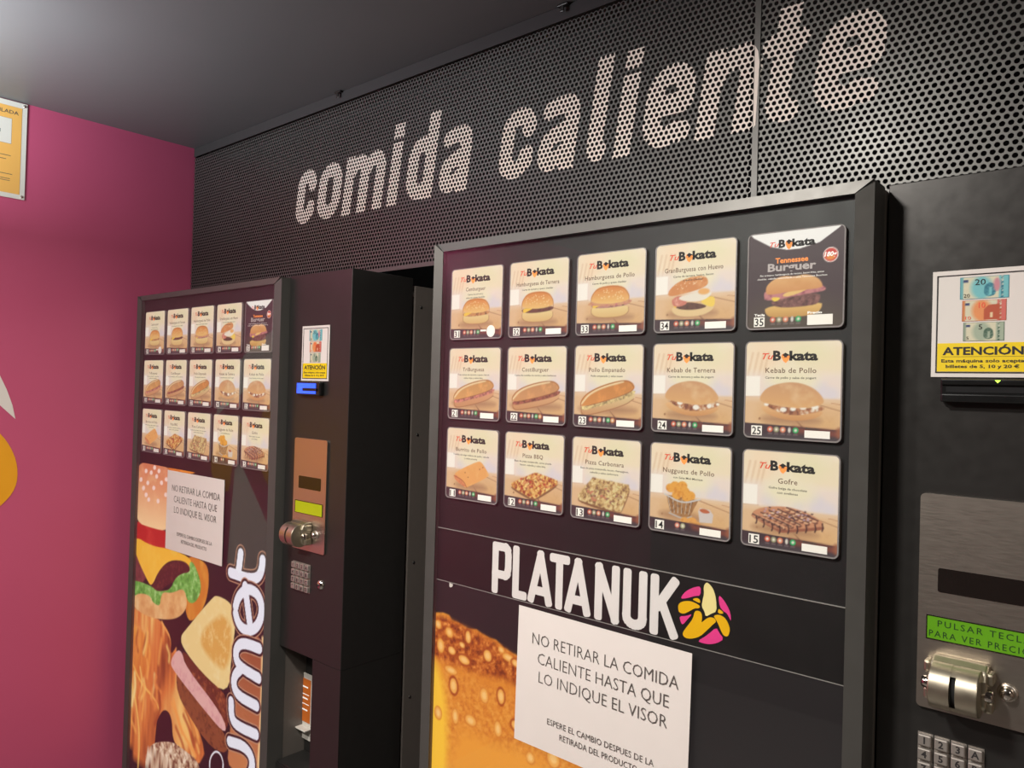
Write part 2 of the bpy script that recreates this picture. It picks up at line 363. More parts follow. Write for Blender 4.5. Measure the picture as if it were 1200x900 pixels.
POSTER_LEFT=[
('P',[(226,1392),(318,1399),(321,1352),(180,1353)],(238,140,52),{'f':4}),
('P',[(79,1351),(228,1366),(229,1348),(121,1338)],(220,120,40),{'f':4}),
('P',[(-90,955),(29,946),(145,954),(251,905),(244,774),(374,737),(421,640),(-65,472)],(222,120,58),{'f':6,'n':(0.05,1.0,(120,48,26)),'aniso':5,'hi':(252,200,120)}),
('P',[(-39,903),(33,902),(98,863),(91,796),(19,750),(-34,763)],(240,150,66),{'f':12,'n':(0.04,0.8,(200,90,40)),'aniso':4,'hi':(255,215,140)}),
('S',[(-31,804),(31,753),(132,732),(157,707)],7,(255,190,96),{'f':7}),
('S',[(-19,734),(18,678),(43,597),(37,518)],8,(255,196,104),{'f':8}),
('S',[(10,891),(-3,860),(13,835)],6.0848058956168725,(160,70,34),{'f':14.60316646047066}),
('S',[(153,899),(145,865),(140,833)],6.936778504090151,(250,170,86),{'f':15.600715521665881}),
('S',[(-40,762),(-50,734),(-45,711)],6.9022342812571615,(160,70,34),{'f':9.607027768444453}),
('S',[(119,797),(120,766),(105,731)],6.244531219685491,(255,222,150),{'f':14.883238755924404}),
('S',[(-51,836),(-38,800),(-60,756)],7.182335331561481,(238,140,70),{'f':13.192387305329927}),
('S',[(65,891),(51,862),(47,836)],10.688146230442346,(160,70,34),{'f':12.632104603516702}),
('S',[(130,794),(117,770),(159,761)],9.716451677449156,(238,140,70),{'f':10.934133844717781}),
('S',[(54,764),(70,742),(39,707)],8.909702885083744,(255,206,120),{'f':13.957137417808816}),
('S',[(30,793),(48,755),(28,707)],5.855017813425279,(255,206,120),{'f':9.299678314474138}),
('S',[(146,758),(164,719),(130,665)],10.14414569531748,(160,70,34),{'f':11.251732839361186}),
('S',[(-4,769),(6,729),(-18,679)],11.08654574560801,(255,222,150),{'f':10.339906433661175}),
('S',[(68,897),(64,869),(48,837)],11.732695356848334,(255,206,120),{'f':12.183497333429525}),
('S',[(57,752),(59,706),(51,658)],9.000190285442141,(250,170,86),{'f':9.795327629263525}),
('S',[(-28,744),(-21,711),(-16,677)],11.794331655260054,(255,222,150),{'f':10.743410559371341}),
('S',[(210,932),(209,901),(242,879)],10.416544876831324,(238,140,70),{'f':10.412409206427895}),
('S',[(72,823),(79,802),(75,778)],8.104514753372236,(250,170,86),{'f':12.490058036997695}),
('S',[(-45,846),(-53,819),(-15,804)],6.456458452390202,(250,170,86),{'f':11.275098490408928}),
('S',[(186,888),(202,872),(200,853)],8.987963041817654,(255,206,120),{'f':12.460016159059919}),
('S',[(-28,859),(-9,820),(-27,772)],11.29833298630247,(238,140,70),{'f':14.596532615310569}),
('S',[(131,770),(139,741),(126,706)],9.583125320149815,(238,140,70),{'f':15.693953405877448}),
('S',[(-21,695),(-33,645),(14,613)],9.678463178417108,(250,170,86),{'f':14.367741918412928}),
('S',[(32,734),(34,692),(41,651)],9.814969162988131,(238,140,70),{'f':15.49236662487012}),
('S',[(4,912),(21,871),(-8,819)],5.091771939918869,(238,140,70),{'f':15.145145092579334}),
('S',[(108,751),(104,727),(136,714)],9.700372548833084,(238,140,70),{'f':15.406643917298767}),
('S',[(66,909),(71,873),(61,833)],5.790415312512357,(250,170,86),{'f':9.289633807077912}),
('S',[(-21,715),(-23,670),(-35,621)],7.078569135545363,(255,222,150),{'f':12.176388484747008}),
('S',[(250,695),(285,670),(309,638)],8.33178373725864,(180,84,40),{'f':12}),
('S',[(317,753),(350,728),(372,696)],6.463165511836906,(246,160,80),{'f':12}),
('S',[(310,754),(344,729),(367,696)],11.9975136563459,(180,84,40),{'f':12}),
('S',[(318,729),(351,705),(374,672)],6.401507226910851,(255,196,110),{'f':12}),
('S',[(296,712),(330,688),(353,655)],8.872066114357015,(255,196,110),{'f':12}),
('S',[(310,766),(343,741),(366,709)],11.245722912080018,(255,196,110),{'f':12}),
('S',[(301,753),(334,728),(357,696)],11.158928379651229,(180,84,40),{'f':12}),
('S',[(286,711),(320,686),(343,654)],10.263070248158627,(255,196,110),{'f':12}),
('S',[(294,765),(327,740),(350,707)],6.665032065801621,(246,160,80),{'f':12}),
('S',[(290,737),(324,712),(347,680)],9.124287541751913,(180,84,40),{'f':12}),
('S',[(315,756),(349,731),(371,698)],10.600019582230448,(246,160,80),{'f':12}),
('S',[(224,749),(259,724),(283,690)],11.445822550949718,(246,160,80),{'f':12}),
('S',[(152,945),(200,919),(235,896)],9,(252,170,90),{'f':9}),
('S',[(234,761),(271,700),(359,658)],9,(250,160,80),{'f':10}),
('P',[(132,604),(139,665),(145,685),(182,725),(226,717),(235,658),(269,649),(255,618),(132,572)],(48,20,26),{'f':3}),
('P',[(139,953),(240,985),(317,976),(266,934),(206,863),(211,921)],(50,22,24),{'f':4}),
('P',[(383,1059),(507,1074),(543,1090),(540,1136),(380,1108)],(36,20,25),{'f':4}),
('P',[(271,1145),(361,1147),(397,1128),(395,1064),(362,1011),(293,970),(268,1053)],(214,122,40),{'f':4,'n':(0.03,0.6,(236,170,70)),'aniso':3}),
('P',[(-39,989),(-31,1008),(114,1014),(272,1067),(289,1030),(285,1008),(255,982),(199,961),(99,944),(19,943),(-30,952)],(232,172,112),{'f':3,'n':(0.03,0.5,(206,130,72)),'hi':(250,214,160)}),
('P',[(94,1006),(81,1045),(134,1091),(216,1123),(291,1127),(302,1098),(229,1072),(144,1033),(110,999)],(78,30,30),{'f':2.5,'n':(0.008,0.7,(140,66,56))}),
('P',[(-42,1110),(-5,1106),(47,1067),(49,1039),(7,1020),(-37,1016)],(128,62,62),{'f':3,'n':(0.008,0.7,(80,30,34))}),
('P',[(-33,1198),(59,1191),(172,1193),(195,1142),(281,1138),(197,1116),(44,1104),(-29,1121)],(190,38,30),{'f':3,'n':(0.05,0.6,(228,80,64))}),
('P',[(-34,1150),(-33,1106),(60,1036),(86,1028),(125,1080),(187,1118),(277,1129),(311,1108),(304,1142),(195,1147),(74,1137)],(250,184,56),{'f':2.5,'n':(0.05,0.5,(255,206,96))}),
('P',[(-38,1023),(18,1028),(82,1029),(119,1020),(193,1038),(218,1074),(256,1094),(302,1105),(291,1127),(313,1135),(356,1095),(358,1061),(327,1030),(291,1026),(270,1060),(203,1032),(154,1027),(141,1010),(137,984),(94,986),(76,1002),(9,996),(-32,976)],(112,172,74),{'f':3,'n':(0.012,0.9,(180,214,140)),'hi':(70,130,50)}),
('P',[(-30,1334),(-18,1354),(25,1365),(109,1368),(155,1359),(179,1348),(182,1307),(178,1244),(174,1190),(70,1186),(-28,1189),(-34,1266)],(236,166,108),{'f':3,'n':(0.03,0.4,(246,196,146)),'gr':((216,122,84),(252,210,158))}),
('P',[(58,1263),(57,1259),(52,1256),(46,1255),(41,1257),(39,1260),(41,1264),(45,1267),(51,1268),(56,1266)],(252,216,206),{'f':2}),
('P',[(115,1265),(114,1261),(110,1258),(104,1257),(99,1259),(97,1263),(98,1267),(103,1270),(109,1270),(113,1268)],(252,216,206),{'f':2}),
('P',[(87,1298),(86,1294),(81,1291),(75,1290),(70,1292),(68,1296),(70,1300),(74,1303),(80,1303),(85,1301)],(252,216,206),{'f':2}),
('P',[(49,1308),(48,1304),(43,1301),(37,1300),(32,1302),(30,1306),(32,1310),(36,1313),(42,1313),(47,1312)],(252,216,206),{'f':2}),
('P',[(102,1331),(101,1327),(96,1324),(91,1323),(86,1325),(84,1329),(85,1333),(90,1336),(96,1336),(100,1334)],(252,216,206),{'f':2}),
('P',[(159,1287),(158,1283),(154,1280),(148,1280),(143,1281),(141,1285),(143,1289),(147,1292),(153,1292),(157,1290)],(252,216,206),{'f':2}),
('P',[(68,1338),(67,1334),(62,1331),(56,1331),(52,1332),(49,1336),(51,1340),(56,1343),(61,1344),(66,1342)],(252,216,206),{'f':2}),
('P',[(132,1316),(131,1312),(126,1309),(121,1309),(116,1311),(114,1314),(115,1318),(120,1321),(125,1322),(130,1320)],(252,216,206),{'f':2}),
('P',[(41,1274),(40,1270),(35,1267),(29,1266),(24,1268),(22,1272),(24,1276),(28,1279),(34,1279),(39,1278)],(252,216,206),{'f':2}),
('P',[(177,1293),(175,1289),(171,1287),(166,1286),(161,1288),(159,1291),(160,1295),(165,1298),(170,1299),(175,1297)],(252,216,206),{'f':2}),
('P',[(159,1328),(158,1324),(154,1321),(148,1321),(143,1323),(141,1326),(143,1330),(147,1333),(153,1333),(157,1331)],(252,216,206),{'f':2}),
('P',[(24,1291),(22,1287),(18,1284),(12,1283),(6,1285),(4,1289),(6,1293),(11,1296),(17,1297),(22,1295)],(252,216,206),{'f':2}),
('P',[(115,1347),(113,1343),(109,1340),(103,1339),(98,1341),(96,1345),(98,1349),(102,1352),(108,1352),(113,1350)],(252,216,206),{'f':2}),
('P',[(6,1313),(4,1309),(-1,1306),(-7,1305),(-12,1307),(-14,1311),(-12,1315),(-8,1318),(-2,1319),(4,1317)],(252,216,206),{'f':2}),
('P',[(88,1354),(87,1350),(82,1347),(76,1346),(72,1348),(69,1352),(71,1356),(76,1359),(81,1359),(86,1357)],(252,216,206),{'f':2}),
('P',[(36,1340),(35,1336),(30,1333),(24,1332),(19,1334),(17,1338),(19,1342),(23,1345),(29,1345),(34,1343)],(252,216,206),{'f':2}),
('P',[(240,830),(267,832),(411,782),(509,752),(512,709),(417,701),(255,775)],(142,76,44),{'f':3,'n':(0.01,0.8,(90,44,24))}),
('P',[(262,907),(375,870),(512,849),(511,755),(432,774),(293,854)],(104,46,28),{'f':3,'n':(0.014,0.9,(170,90,50))}),
('P',[(205,853),(244,895),(271,894),(290,863),(488,795),(507,752),(402,779),(226,835)],(232,176,170),{'f':2,'n':(0.015,0.5,(206,130,140))}),
('P',[(260,932),(281,951),(418,1065),(441,1073),(494,1070),(522,1054),(529,1013),(515,949),(508,846),(376,868),(270,907)],(242,208,142),{'f':2.5,'n':(0.02,0.4,(250,226,176))}),
('P',[(388,986),(472,1038),(516,1010),(507,933),(481,898),(392,919),(360,945)],(226,166,84),{'f':16,'n':(0.012,0.7,(246,212,150))}),
('P',[(548,999),(652,1029),(655,907),(652,791),(652,719),(510,670),(518,757),(526,844),(517,926)],(178,98,54),{'f':5,'n':(0.08,0.5,(214,140,84)),'gr':((150,76,48),(206,128,80))}),
('S',[(648,1017),(652,862),(646,722)],10,(250,206,150),{'f':7}),
('P',[(82,545),(85,573),(111,605),(163,631),(241,654),(302,652),(365,650),(387,626),(81,520)],(206,168,138),{'f':2,'n':(0.012,1.2,(120,70,50)),'hi':(250,224,200)}),
('S',[(499,1139),(573,1138),(617,1146),(634,1165),(637,1191)],44,(196,142,112),{'f':2}),
('S',[(542,1191),(534,1143)],44,(196,142,112),{'f':2}),
('S',[(499,1139),(573,1138),(617,1146),(634,1165),(637,1191)],38,(52,22,24),{'f':2}),
('S',[(542,1191),(534,1143)],38,(52,22,24),{'f':2}),
('S',[(499,1139),(573,1138),(617,1146),(634,1165),(637,1191)],26,(240,238,250),{'f':2}),
('S',[(542,1191),(534,1143)],26,(240,238,250),{'f':2}),
('S',[(527,1064),(533,1081),(546,1096),(563,1108),(582,1115),(601,1115),(619,1111),(632,1101),(639,1087),(640,1071),(634,1054),(623,1039),(607,1028),(588,1021),(568,1019),(550,1023),(536,1033),(528,1047)],44,(196,142,112),{'f':2}),
('S',[(566,1118),(590,1042)],44,(196,142,112),{'f':2}),
('S',[(527,1064),(533,1081),(546,1096),(563,1108),(582,1115),(601,1115),(619,1111),(632,1101),(639,1087),(640,1071),(634,1054),(623,1039),(607,1028),(588,1021),(568,1019),(550,1023),(536,1033),(528,1047)],38,(52,22,24),{'f':2}),
('S',[(566,1118),(590,1042)],38,(52,22,24),{'f':2}),
('S',[(527,1064),(533,1081),(546,1096),(563,1108),(582,1115),(601,1115),(619,1111),(632,1101),(639,1087),(640,1071),(634,1054),(623,1039),(607,1028),(588,1021),(568,1019),(550,1023),(536,1033),(528,1047)],26,(240,238,250),{'f':2}),
('S',[(566,1118),(590,1042)],26,(240,238,250),{'f':2}),
('S',[(634,991),(562,988),(534,967),(536,940),(562,928),(635,924)],44,(196,142,112),{'f':2}),
('S',[(562,928),(529,901),(531,873),(557,860),(630,860)],44,(196,142,112),{'f':2}),
('S',[(634,991),(562,988),(534,967),(536,940),(562,928),(635,924)],38,(52,22,24),{'f':2}),
('S',[(562,928),(529,901),(531,873),(557,860),(630,860)],38,(52,22,24),{'f':2}),
('S',[(634,991),(562,988),(534,967),(536,940),(562,928),(635,924)],26,(240,238,250),{'f':2}),
('S',[(562,928),(529,901),(531,873),(557,860),(630,860)],26,(240,238,250),{'f':2}),
('S',[(632,796),(548,790),(524,802),(520,838)],44,(196,142,112),{'f':2}),
('S',[(632,796),(548,790),(524,802),(520,838)],38,(52,22,24),{'f':2}),
('S',[(632,796),(548,790),(524,802),(520,838)],26,(240,238,250),{'f':2}),
('S',[(519,744),(581,754),(616,743),(622,718),(611,696)],44,(196,142,112),{'f':2}),
('S',[(519,744),(581,754),(616,743),(622,718),(611,696)],38,(52,22,24),{'f':2}),
('S',[(519,744),(581,754),(616,743),(622,718),(611,696)],26,(240,238,250),{'f':2}),
('S',[(433,639),(427,671),(451,700),(479,703),(495,684),(489,659)],9,(52,22,24),{'f':2}),
('S',[(433,639),(427,671),(451,700),(479,703),(495,684),(489,659)],5,(236,232,240),{'f':2})]
POSTER_RIGHT=[
('P',[(-61,1180),(-15,1191),(-1,1194),(14,1193),(21,1186),(39,1185),(59,1180),(79,1183),(91,1179),(110,1176),(123,1176),(140,1168),(160,1163),(176,1161),(229,1152),(281,1132),(316,1099),(344,1059),(361,981),(-45,825)],(226,136,44),{'f':3,'n':(0.05,0.5,(206,110,36)),'sm':0,'hi':(246,170,66)}),
('P',[(-35,1102),(88,1105),(197,1102),(264,1083),(314,987),(-24,847)],(228,140,50),{'f':30,'n':(0.006,0.55,(192,96,34)),'hi':(246,178,88)}),
('P',[(-60,1171),(-15,1190),(45,1183),(123,1172),(176,1157),(229,1149),(262,1130),(231,1109),(162,1118),(88,1112),(28,1111),(-36,1113)],(186,90,30),{'f':14,'n':(0.007,1.0,(120,48,20)),'hi':(236,150,70)}),
('P',[(-58,1119),(-10,1109),(19,1037),(22,851),(-45,825)],(255,196,60),{'f':22}),
('P',[(32,1012),(111,1008),(234,1022),(300,957),(18,849)],(240,156,56),{'f':30}),
('P',[(26,1163),(24,1157),(19,1154),(13,1155),(7,1159),(5,1164),(7,1170),(12,1173),(18,1172),(24,1168)],(214,124,44),{'f':2.8}),
('P',[(24,1163),(23,1158),(18,1156),(13,1156),(9,1159),(7,1164),(8,1169),(12,1171),(18,1171),(22,1167)],(244,172,84),{'f':2.8}),
('P',[(20,1163),(19,1161),(17,1159),(14,1160),(12,1161),(11,1164),(11,1166),(14,1168),(17,1167),(19,1166)],(252,196,120),{'f':2.8}),
('P',[(69,1165),(68,1157),(64,1152),(58,1153),(54,1158),(52,1167),(53,1175),(57,1180),(62,1179),(67,1174)],(168,74,26),{'f':2.8}),
('P',[(67,1166),(66,1159),(63,1156),(59,1156),(55,1160),(54,1167),(55,1173),(58,1176),(62,1176),(65,1172)],(244,172,84),{'f':2.8}),
('P',[(64,1166),(63,1162),(62,1160),(60,1161),(58,1163),(57,1166),(57,1170),(59,1172),(61,1172),(63,1169)],(252,196,120),{'f':2.8}),
('P',[(118,1145),(116,1138),(110,1134),(102,1134),(96,1139),(93,1147),(95,1154),(101,1158),(109,1158),(115,1153)],(168,74,26),{'f':2.8}),
('P',[(114,1145),(113,1140),(109,1137),(103,1137),(98,1141),(96,1147),(98,1152),(102,1155),(108,1155),(113,1151)],(244,172,84),{'f':2.8}),
('P',[(110,1146),(110,1143),(107,1141),(104,1141),(101,1143),(100,1146),(101,1149),(104,1151),(107,1151),(109,1149)],(252,196,120),{'f':2.8}),
('P',[(55,1149),(54,1145),(50,1143),(44,1143),(40,1146),(38,1150),(39,1154),(44,1156),(49,1155),(54,1153)],(168,74,26),{'f':2.8}),
('P',[(53,1149),(52,1146),(49,1145),(45,1145),(42,1147),(40,1150),(41,1153),(44,1154),(48,1154),(52,1152)],(244,172,84),{'f':2.8}),
('P',[(50,1149),(50,1148),(48,1147),(46,1147),(44,1148),(43,1150),(44,1151),(45,1152),(48,1152),(49,1151)],(252,196,120),{'f':2.8}),
('P',[(5,1136),(4,1128),(-1,1123),(-7,1123),(-12,1129),(-14,1137),(-13,1145),(-8,1150),(-2,1149),(3,1144)],(214,124,44),{'f':2.8}),
('P',[(4,1136),(2,1129),(-1,1125),(-7,1126),(-11,1130),(-13,1137),(-11,1144),(-7,1148),(-2,1147),(2,1143)],(244,172,84),{'f':2.8}),
('P',[(0,1136),(-1,1132),(-3,1130),(-6,1130),(-8,1133),(-9,1137),(-8,1140),(-6,1143),(-3,1142),(-1,1140)],(252,196,120),{'f':2.8}),
('P',[(35,1134),(33,1128),(27,1125),(19,1126),(13,1129),(10,1135),(12,1140),(19,1143),(26,1143),(33,1139)],(168,74,26),{'f':2.8}),
('P',[(32,1134),(30,1130),(26,1128),(20,1128),(15,1131),(14,1135),(15,1139),(20,1141),(25,1141),(30,1138)],(244,172,84),{'f':2.8}),
('P',[(28,1134),(27,1132),(25,1131),(21,1131),(19,1132),(18,1135),(19,1137),(21,1138),(24,1138),(27,1136)],(252,196,120),{'f':2.8}),
('P',[(70,1125),(67,1119),(58,1116),(47,1117),(38,1121),(34,1127),(37,1133),(46,1136),(58,1135),(67,1131)],(168,74,26),{'f':2.8}),
('P',[(66,1125),(63,1121),(57,1119),(49,1119),(42,1122),(39,1127),(41,1131),(48,1133),(56,1133),(63,1129)],(244,172,84),{'f':2.8}),
('P',[(60,1125),(59,1123),(55,1122),(50,1122),(47,1124),(45,1126),(46,1129),(50,1130),(55,1130),(58,1128)],(252,196,120),{'f':2.8}),
('P',[(39,1100),(36,1096),(28,1094),(17,1094),(8,1097),(4,1102),(8,1106),(16,1108),(27,1108),(36,1105)],(214,124,44),{'f':2.8}),
('P',[(37,1100),(34,1097),(27,1095),(18,1095),(10,1098),(7,1102),(10,1105),(17,1107),(26,1107),(34,1104)],(244,172,84),{'f':2.8}),
('P',[(30,1101),(29,1099),(25,1098),(20,1098),(16,1099),(14,1101),(16,1103),(20,1104),(24,1104),(29,1103)],(252,196,120),{'f':2.8}),
('P',[(42,1077),(40,1066),(34,1060),(26,1060),(20,1067),(17,1077),(19,1088),(25,1094),(32,1094),(39,1087)],(168,74,26),{'f':2.8}),
('P',[(38,1077),(37,1069),(33,1064),(27,1065),(22,1069),(20,1077),(22,1085),(26,1089),(32,1089),(36,1084)],(244,172,84),{'f':2.8}),
('P',[(34,1077),(34,1073),(31,1070),(28,1070),(25,1073),(24,1077),(25,1081),(27,1084),(31,1084),(33,1081)],(252,196,120),{'f':2.8}),
('P',[(111,1080),(110,1072),(104,1067),(97,1067),(92,1072),(89,1081),(91,1089),(96,1094),(103,1093),(109,1088)],(214,124,44),{'f':2.8}),
('P',[(109,1080),(108,1073),(104,1069),(98,1069),(93,1074),(91,1081),(93,1087),(97,1091),(103,1091),(107,1087)],(244,172,84),{'f':2.8}),
('P',[(105,1080),(105,1076),(102,1074),(99,1074),(96,1077),(95,1080),(96,1084),(99,1086),(102,1086),(104,1084)],(252,196,120),{'f':2.8}),
('P',[(147,1088),(145,1079),(140,1073),(134,1073),(129,1079),(126,1089),(128,1098),(133,1104),(139,1104),(145,1098)],(168,74,26),{'f':2.8}),
('P',[(144,1088),(143,1081),(139,1077),(135,1077),(131,1082),(129,1089),(130,1096),(134,1100),(139,1100),(143,1095)],(244,172,84),{'f':2.8}),
('P',[(141,1088),(140,1085),(138,1082),(136,1082),(133,1085),(132,1089),(133,1092),(135,1095),(138,1095),(140,1092)],(252,196,120),{'f':2.8}),
('P',[(44,1027),(43,1018),(39,1013),(33,1013),(29,1018),(27,1027),(28,1036),(32,1041),(38,1041),(42,1036)],(214,124,44),{'f':2.8}),
('P',[(43,1027),(42,1020),(38,1015),(34,1015),(30,1020),(28,1027),(29,1034),(33,1039),(37,1039),(41,1034)],(244,172,84),{'f':2.8}),
('P',[(39,1027),(39,1023),(37,1021),(35,1021),(32,1023),(32,1027),(32,1031),(34,1034),(36,1034),(38,1031)],(252,196,120),{'f':2.8}),
('P',[(141,1035),(140,1027),(135,1022),(130,1022),(125,1027),(123,1036),(124,1044),(129,1049),(134,1049),(139,1044)],(214,124,44),{'f':2.8}),
('P',[(140,1035),(139,1029),(135,1024),(130,1024),(126,1029),(124,1036),(126,1043),(129,1047),(134,1047),(138,1042)],(244,172,84),{'f':2.8}),
('P',[(136,1035),(136,1032),(134,1029),(131,1029),(129,1032),(128,1036),(129,1039),(131,1042),(133,1042),(135,1039)],(252,196,120),{'f':2.8}),
('P',[(86,1031),(84,1025),(76,1021),(67,1021),(59,1025),(56,1031),(59,1037),(66,1040),(76,1040),(83,1037)],(214,124,44),{'f':2.8}),
('P',[(84,1031),(82,1026),(76,1023),(68,1023),(61,1026),(59,1031),(61,1036),(67,1039),(75,1039),(81,1036)],(244,172,84),{'f':2.8}),
('P',[(78,1031),(77,1028),(74,1026),(69,1026),(66,1028),(64,1031),(66,1034),(69,1035),(73,1035),(77,1033)],(252,196,120),{'f':2.8}),
('P',[(182,1052),(180,1046),(174,1042),(166,1042),(159,1046),(156,1053),(159,1059),(165,1063),(173,1062),(180,1058)],(168,74,26),{'f':2.8}),
('P',[(179,1052),(177,1048),(173,1045),(167,1045),(162,1048),(160,1053),(161,1057),(166,1060),(172,1060),(177,1057)],(244,172,84),{'f':2.8}),
('P',[(175,1052),(174,1050),(171,1048),(168,1048),(165,1050),(164,1053),(165,1055),(168,1057),(171,1056),(174,1055)],(252,196,120),{'f':2.8}),
('P',[(210,1012),(209,1006),(204,1002),(198,1002),(193,1006),(191,1012),(192,1018),(197,1022),(203,1022),(208,1018)],(214,124,44),{'f':2.8}),
('P',[(209,1012),(207,1007),(203,1004),(198,1004),(194,1007),(192,1012),(194,1017),(198,1021),(203,1020),(207,1017)],(244,172,84),{'f':2.8}),
('P',[(205,1012),(204,1009),(202,1008),(199,1008),(197,1009),(196,1012),(197,1015),(199,1017),(202,1017),(204,1015)],(252,196,120),{'f':2.8}),
('P',[(259,1026),(257,1016),(250,1011),(241,1011),(234,1017),(231,1026),(233,1035),(240,1041),(249,1041),(256,1035)],(214,124,44),{'f':2.8}),
('P',[(257,1026),(255,1018),(249,1013),(242,1013),(236,1018),(233,1026),(235,1034),(241,1038),(248,1038),(254,1033)],(244,172,84),{'f':2.8}),
('P',[(252,1026),(251,1021),(247,1019),(243,1019),(240,1022),(238,1026),(240,1030),(243,1033),(247,1033),(250,1030)],(252,196,120),{'f':2.8}),
('P',[(163,1153),(161,1149),(154,1147),(145,1148),(138,1151),(135,1155),(138,1159),(145,1161),(154,1161),(161,1157)],(214,124,44),{'f':2.8}),
('P',[(161,1153),(159,1150),(153,1148),(146,1149),(140,1151),(138,1155),(140,1158),(146,1160),(153,1159),(159,1157)],(244,172,84),{'f':2.8}),
('P',[(156,1154),(155,1152),(152,1151),(148,1151),(144,1153),(143,1155),(144,1156),(147,1157),(151,1157),(155,1156)],(252,196,120),{'f':2.8}),
('P',[(177,1148),(175,1144),(170,1141),(163,1142),(157,1145),(154,1150),(156,1154),(162,1157),(169,1156),(175,1153)],(168,74,26),{'f':2.8}),
('P',[(174,1148),(173,1145),(169,1143),(163,1144),(159,1146),(157,1150),(159,1153),(163,1155),(168,1154),(173,1152)],(244,172,84),{'f':2.8}),
('P',[(171,1149),(170,1147),(167,1146),(164,1146),(162,1147),(161,1149),(162,1151),(164,1152),(167,1152),(170,1150)],(252,196,120),{'f':2.8}),
('P',[(4,1021),(2,1013),(-2,1009),(-8,1009),(-14,1013),(-16,1021),(-14,1028),(-9,1033),(-3,1032),(2,1028)],(214,124,44),{'f':2.8}),
('P',[(2,1021),(1,1014),(-3,1011),(-8,1011),(-12,1015),(-14,1021),(-13,1027),(-9,1031),(-4,1030),(0,1027)],(244,172,84),{'f':2.8}),
('P',[(-1,1021),(-2,1017),(-4,1015),(-7,1015),(-9,1017),(-10,1021),(-10,1024),(-8,1026),(-5,1026),(-2,1024)],(252,196,120),{'f':2.8}),
('P',[(-3,1171),(-5,1166),(-9,1163),(-15,1164),(-19,1167),(-21,1172),(-20,1177),(-15,1179),(-10,1179),(-5,1176)],(214,124,44),{'f':2.8}),
('P',[(-5,1171),(-6,1167),(-10,1164),(-14,1165),(-18,1168),(-20,1172),(-19,1176),(-15,1178),(-10,1178),(-6,1175)],(244,172,84),{'f':2.8}),
('P',[(-8,1171),(-9,1169),(-11,1168),(-13,1168),(-16,1169),(-16,1172),(-16,1174),(-14,1175),(-11,1175),(-9,1173)],(252,196,120),{'f':2.8}),
('P',[(142,1162),(141,1159),(137,1157),(132,1157),(128,1160),(127,1163),(128,1167),(132,1168),(137,1168),(141,1166)],(214,124,44),{'f':2.8}),
('P',[(141,1162),(140,1159),(137,1158),(133,1158),(129,1160),(128,1163),(129,1166),(132,1168),(136,1167),(140,1165)],(244,172,84),{'f':2.8}),
('P',[(138,1162),(138,1161),(136,1160),(134,1160),(132,1161),(131,1163),(132,1165),(133,1165),(136,1165),(137,1164)],(252,196,120),{'f':2.8})]
EMBLEM=[
('pink',[(451.0,1307.0),(455.0,1315.0),(463.0,1322.0),(472.0,1327.0),(480.0,1329.0),(480.0,1317.0),(472.0,1315.0),(461.0,1310.0)]),
('pink',[(505.0,1323.0),(511.0,1319.0),(517.0,1312.0),(522.0,1303.0),(523.0,1293.0),(521.0,1296.0),(517.0,1302.0),(513.0,1303.0),(507.0,1308.0)]),
('pink',[(450.0,1284.0),(460.0,1286.0),(469.0,1291.0),(462.0,1282.0),(455.0,1273.0),(452.0,1277.0)]),
('pink',[(477.0,1257.0),(491.0,1268.0),(503.0,1281.0),(507.0,1275.0),(514.0,1268.0),(505.0,1261.0),(495.0,1257.0),(485.0,1256.0)]),
('cream',[(484.0,1329.0),(486.0,1334.0),(489.0,1336.0),(495.0,1332.0),(499.0,1326.0),(502.0,1316.0),(503.0,1301.0),(496.0,1297.0),(488.0,1291.0),(486.0,1298.0),(482.0,1303.0),(483.0,1312.0),(485.0,1320.0)]),
('yellow',[(448.0,1294.0),(448.0,1299.0),(453.0,1304.0),(464.0,1307.0),(473.0,1306.0),(480.0,1303.0),(478.0,1300.0),(472.0,1299.0),(464.0,1293.0),(456.0,1288.0),(449.0,1289.0)]),
('yellow',[(468.0,1310.0),(474.0,1313.0),(479.0,1312.0),(480.0,1307.0),(474.0,1308.0)]),
('yellow',[(472.0,1295.0),(477.0,1297.0),(482.0,1295.0),(483.0,1288.0),(482.0,1282.0),(485.0,1285.0),(489.0,1289.0),(494.0,1292.0),(500.0,1292.0),(503.0,1288.0),(499.0,1284.0),(491.0,1275.0),(481.0,1264.0),(469.0,1258.0),(459.0,1257.0),(455.0,1261.0),(457.0,1266.0),(464.0,1276.0),(470.0,1285.0)]),
('yellow',[(499.0,1295.0),(506.0,1298.0),(514.0,1296.0),(519.0,1290.0),(522.0,1282.0),(520.0,1274.0),(517.0,1272.0),(513.0,1273.0),(509.0,1279.0),(505.0,1287.0),(501.0,1292.0)]),
('yellow',[(505.0,1305.0),(509.0,1304.0),(512.0,1302.0),(512.0,1300.0),(505.0,1299.0)])]
WORDMARK=[
('P',111.0,152.0),
('L',155.0,185.0),
('A',187.0,235.0),
('T',229.0,267.0),
('A',259.0,306.0),
('N',313.0,355.0),
('U',361.0,400.0),
('K',405.0,448.0)]


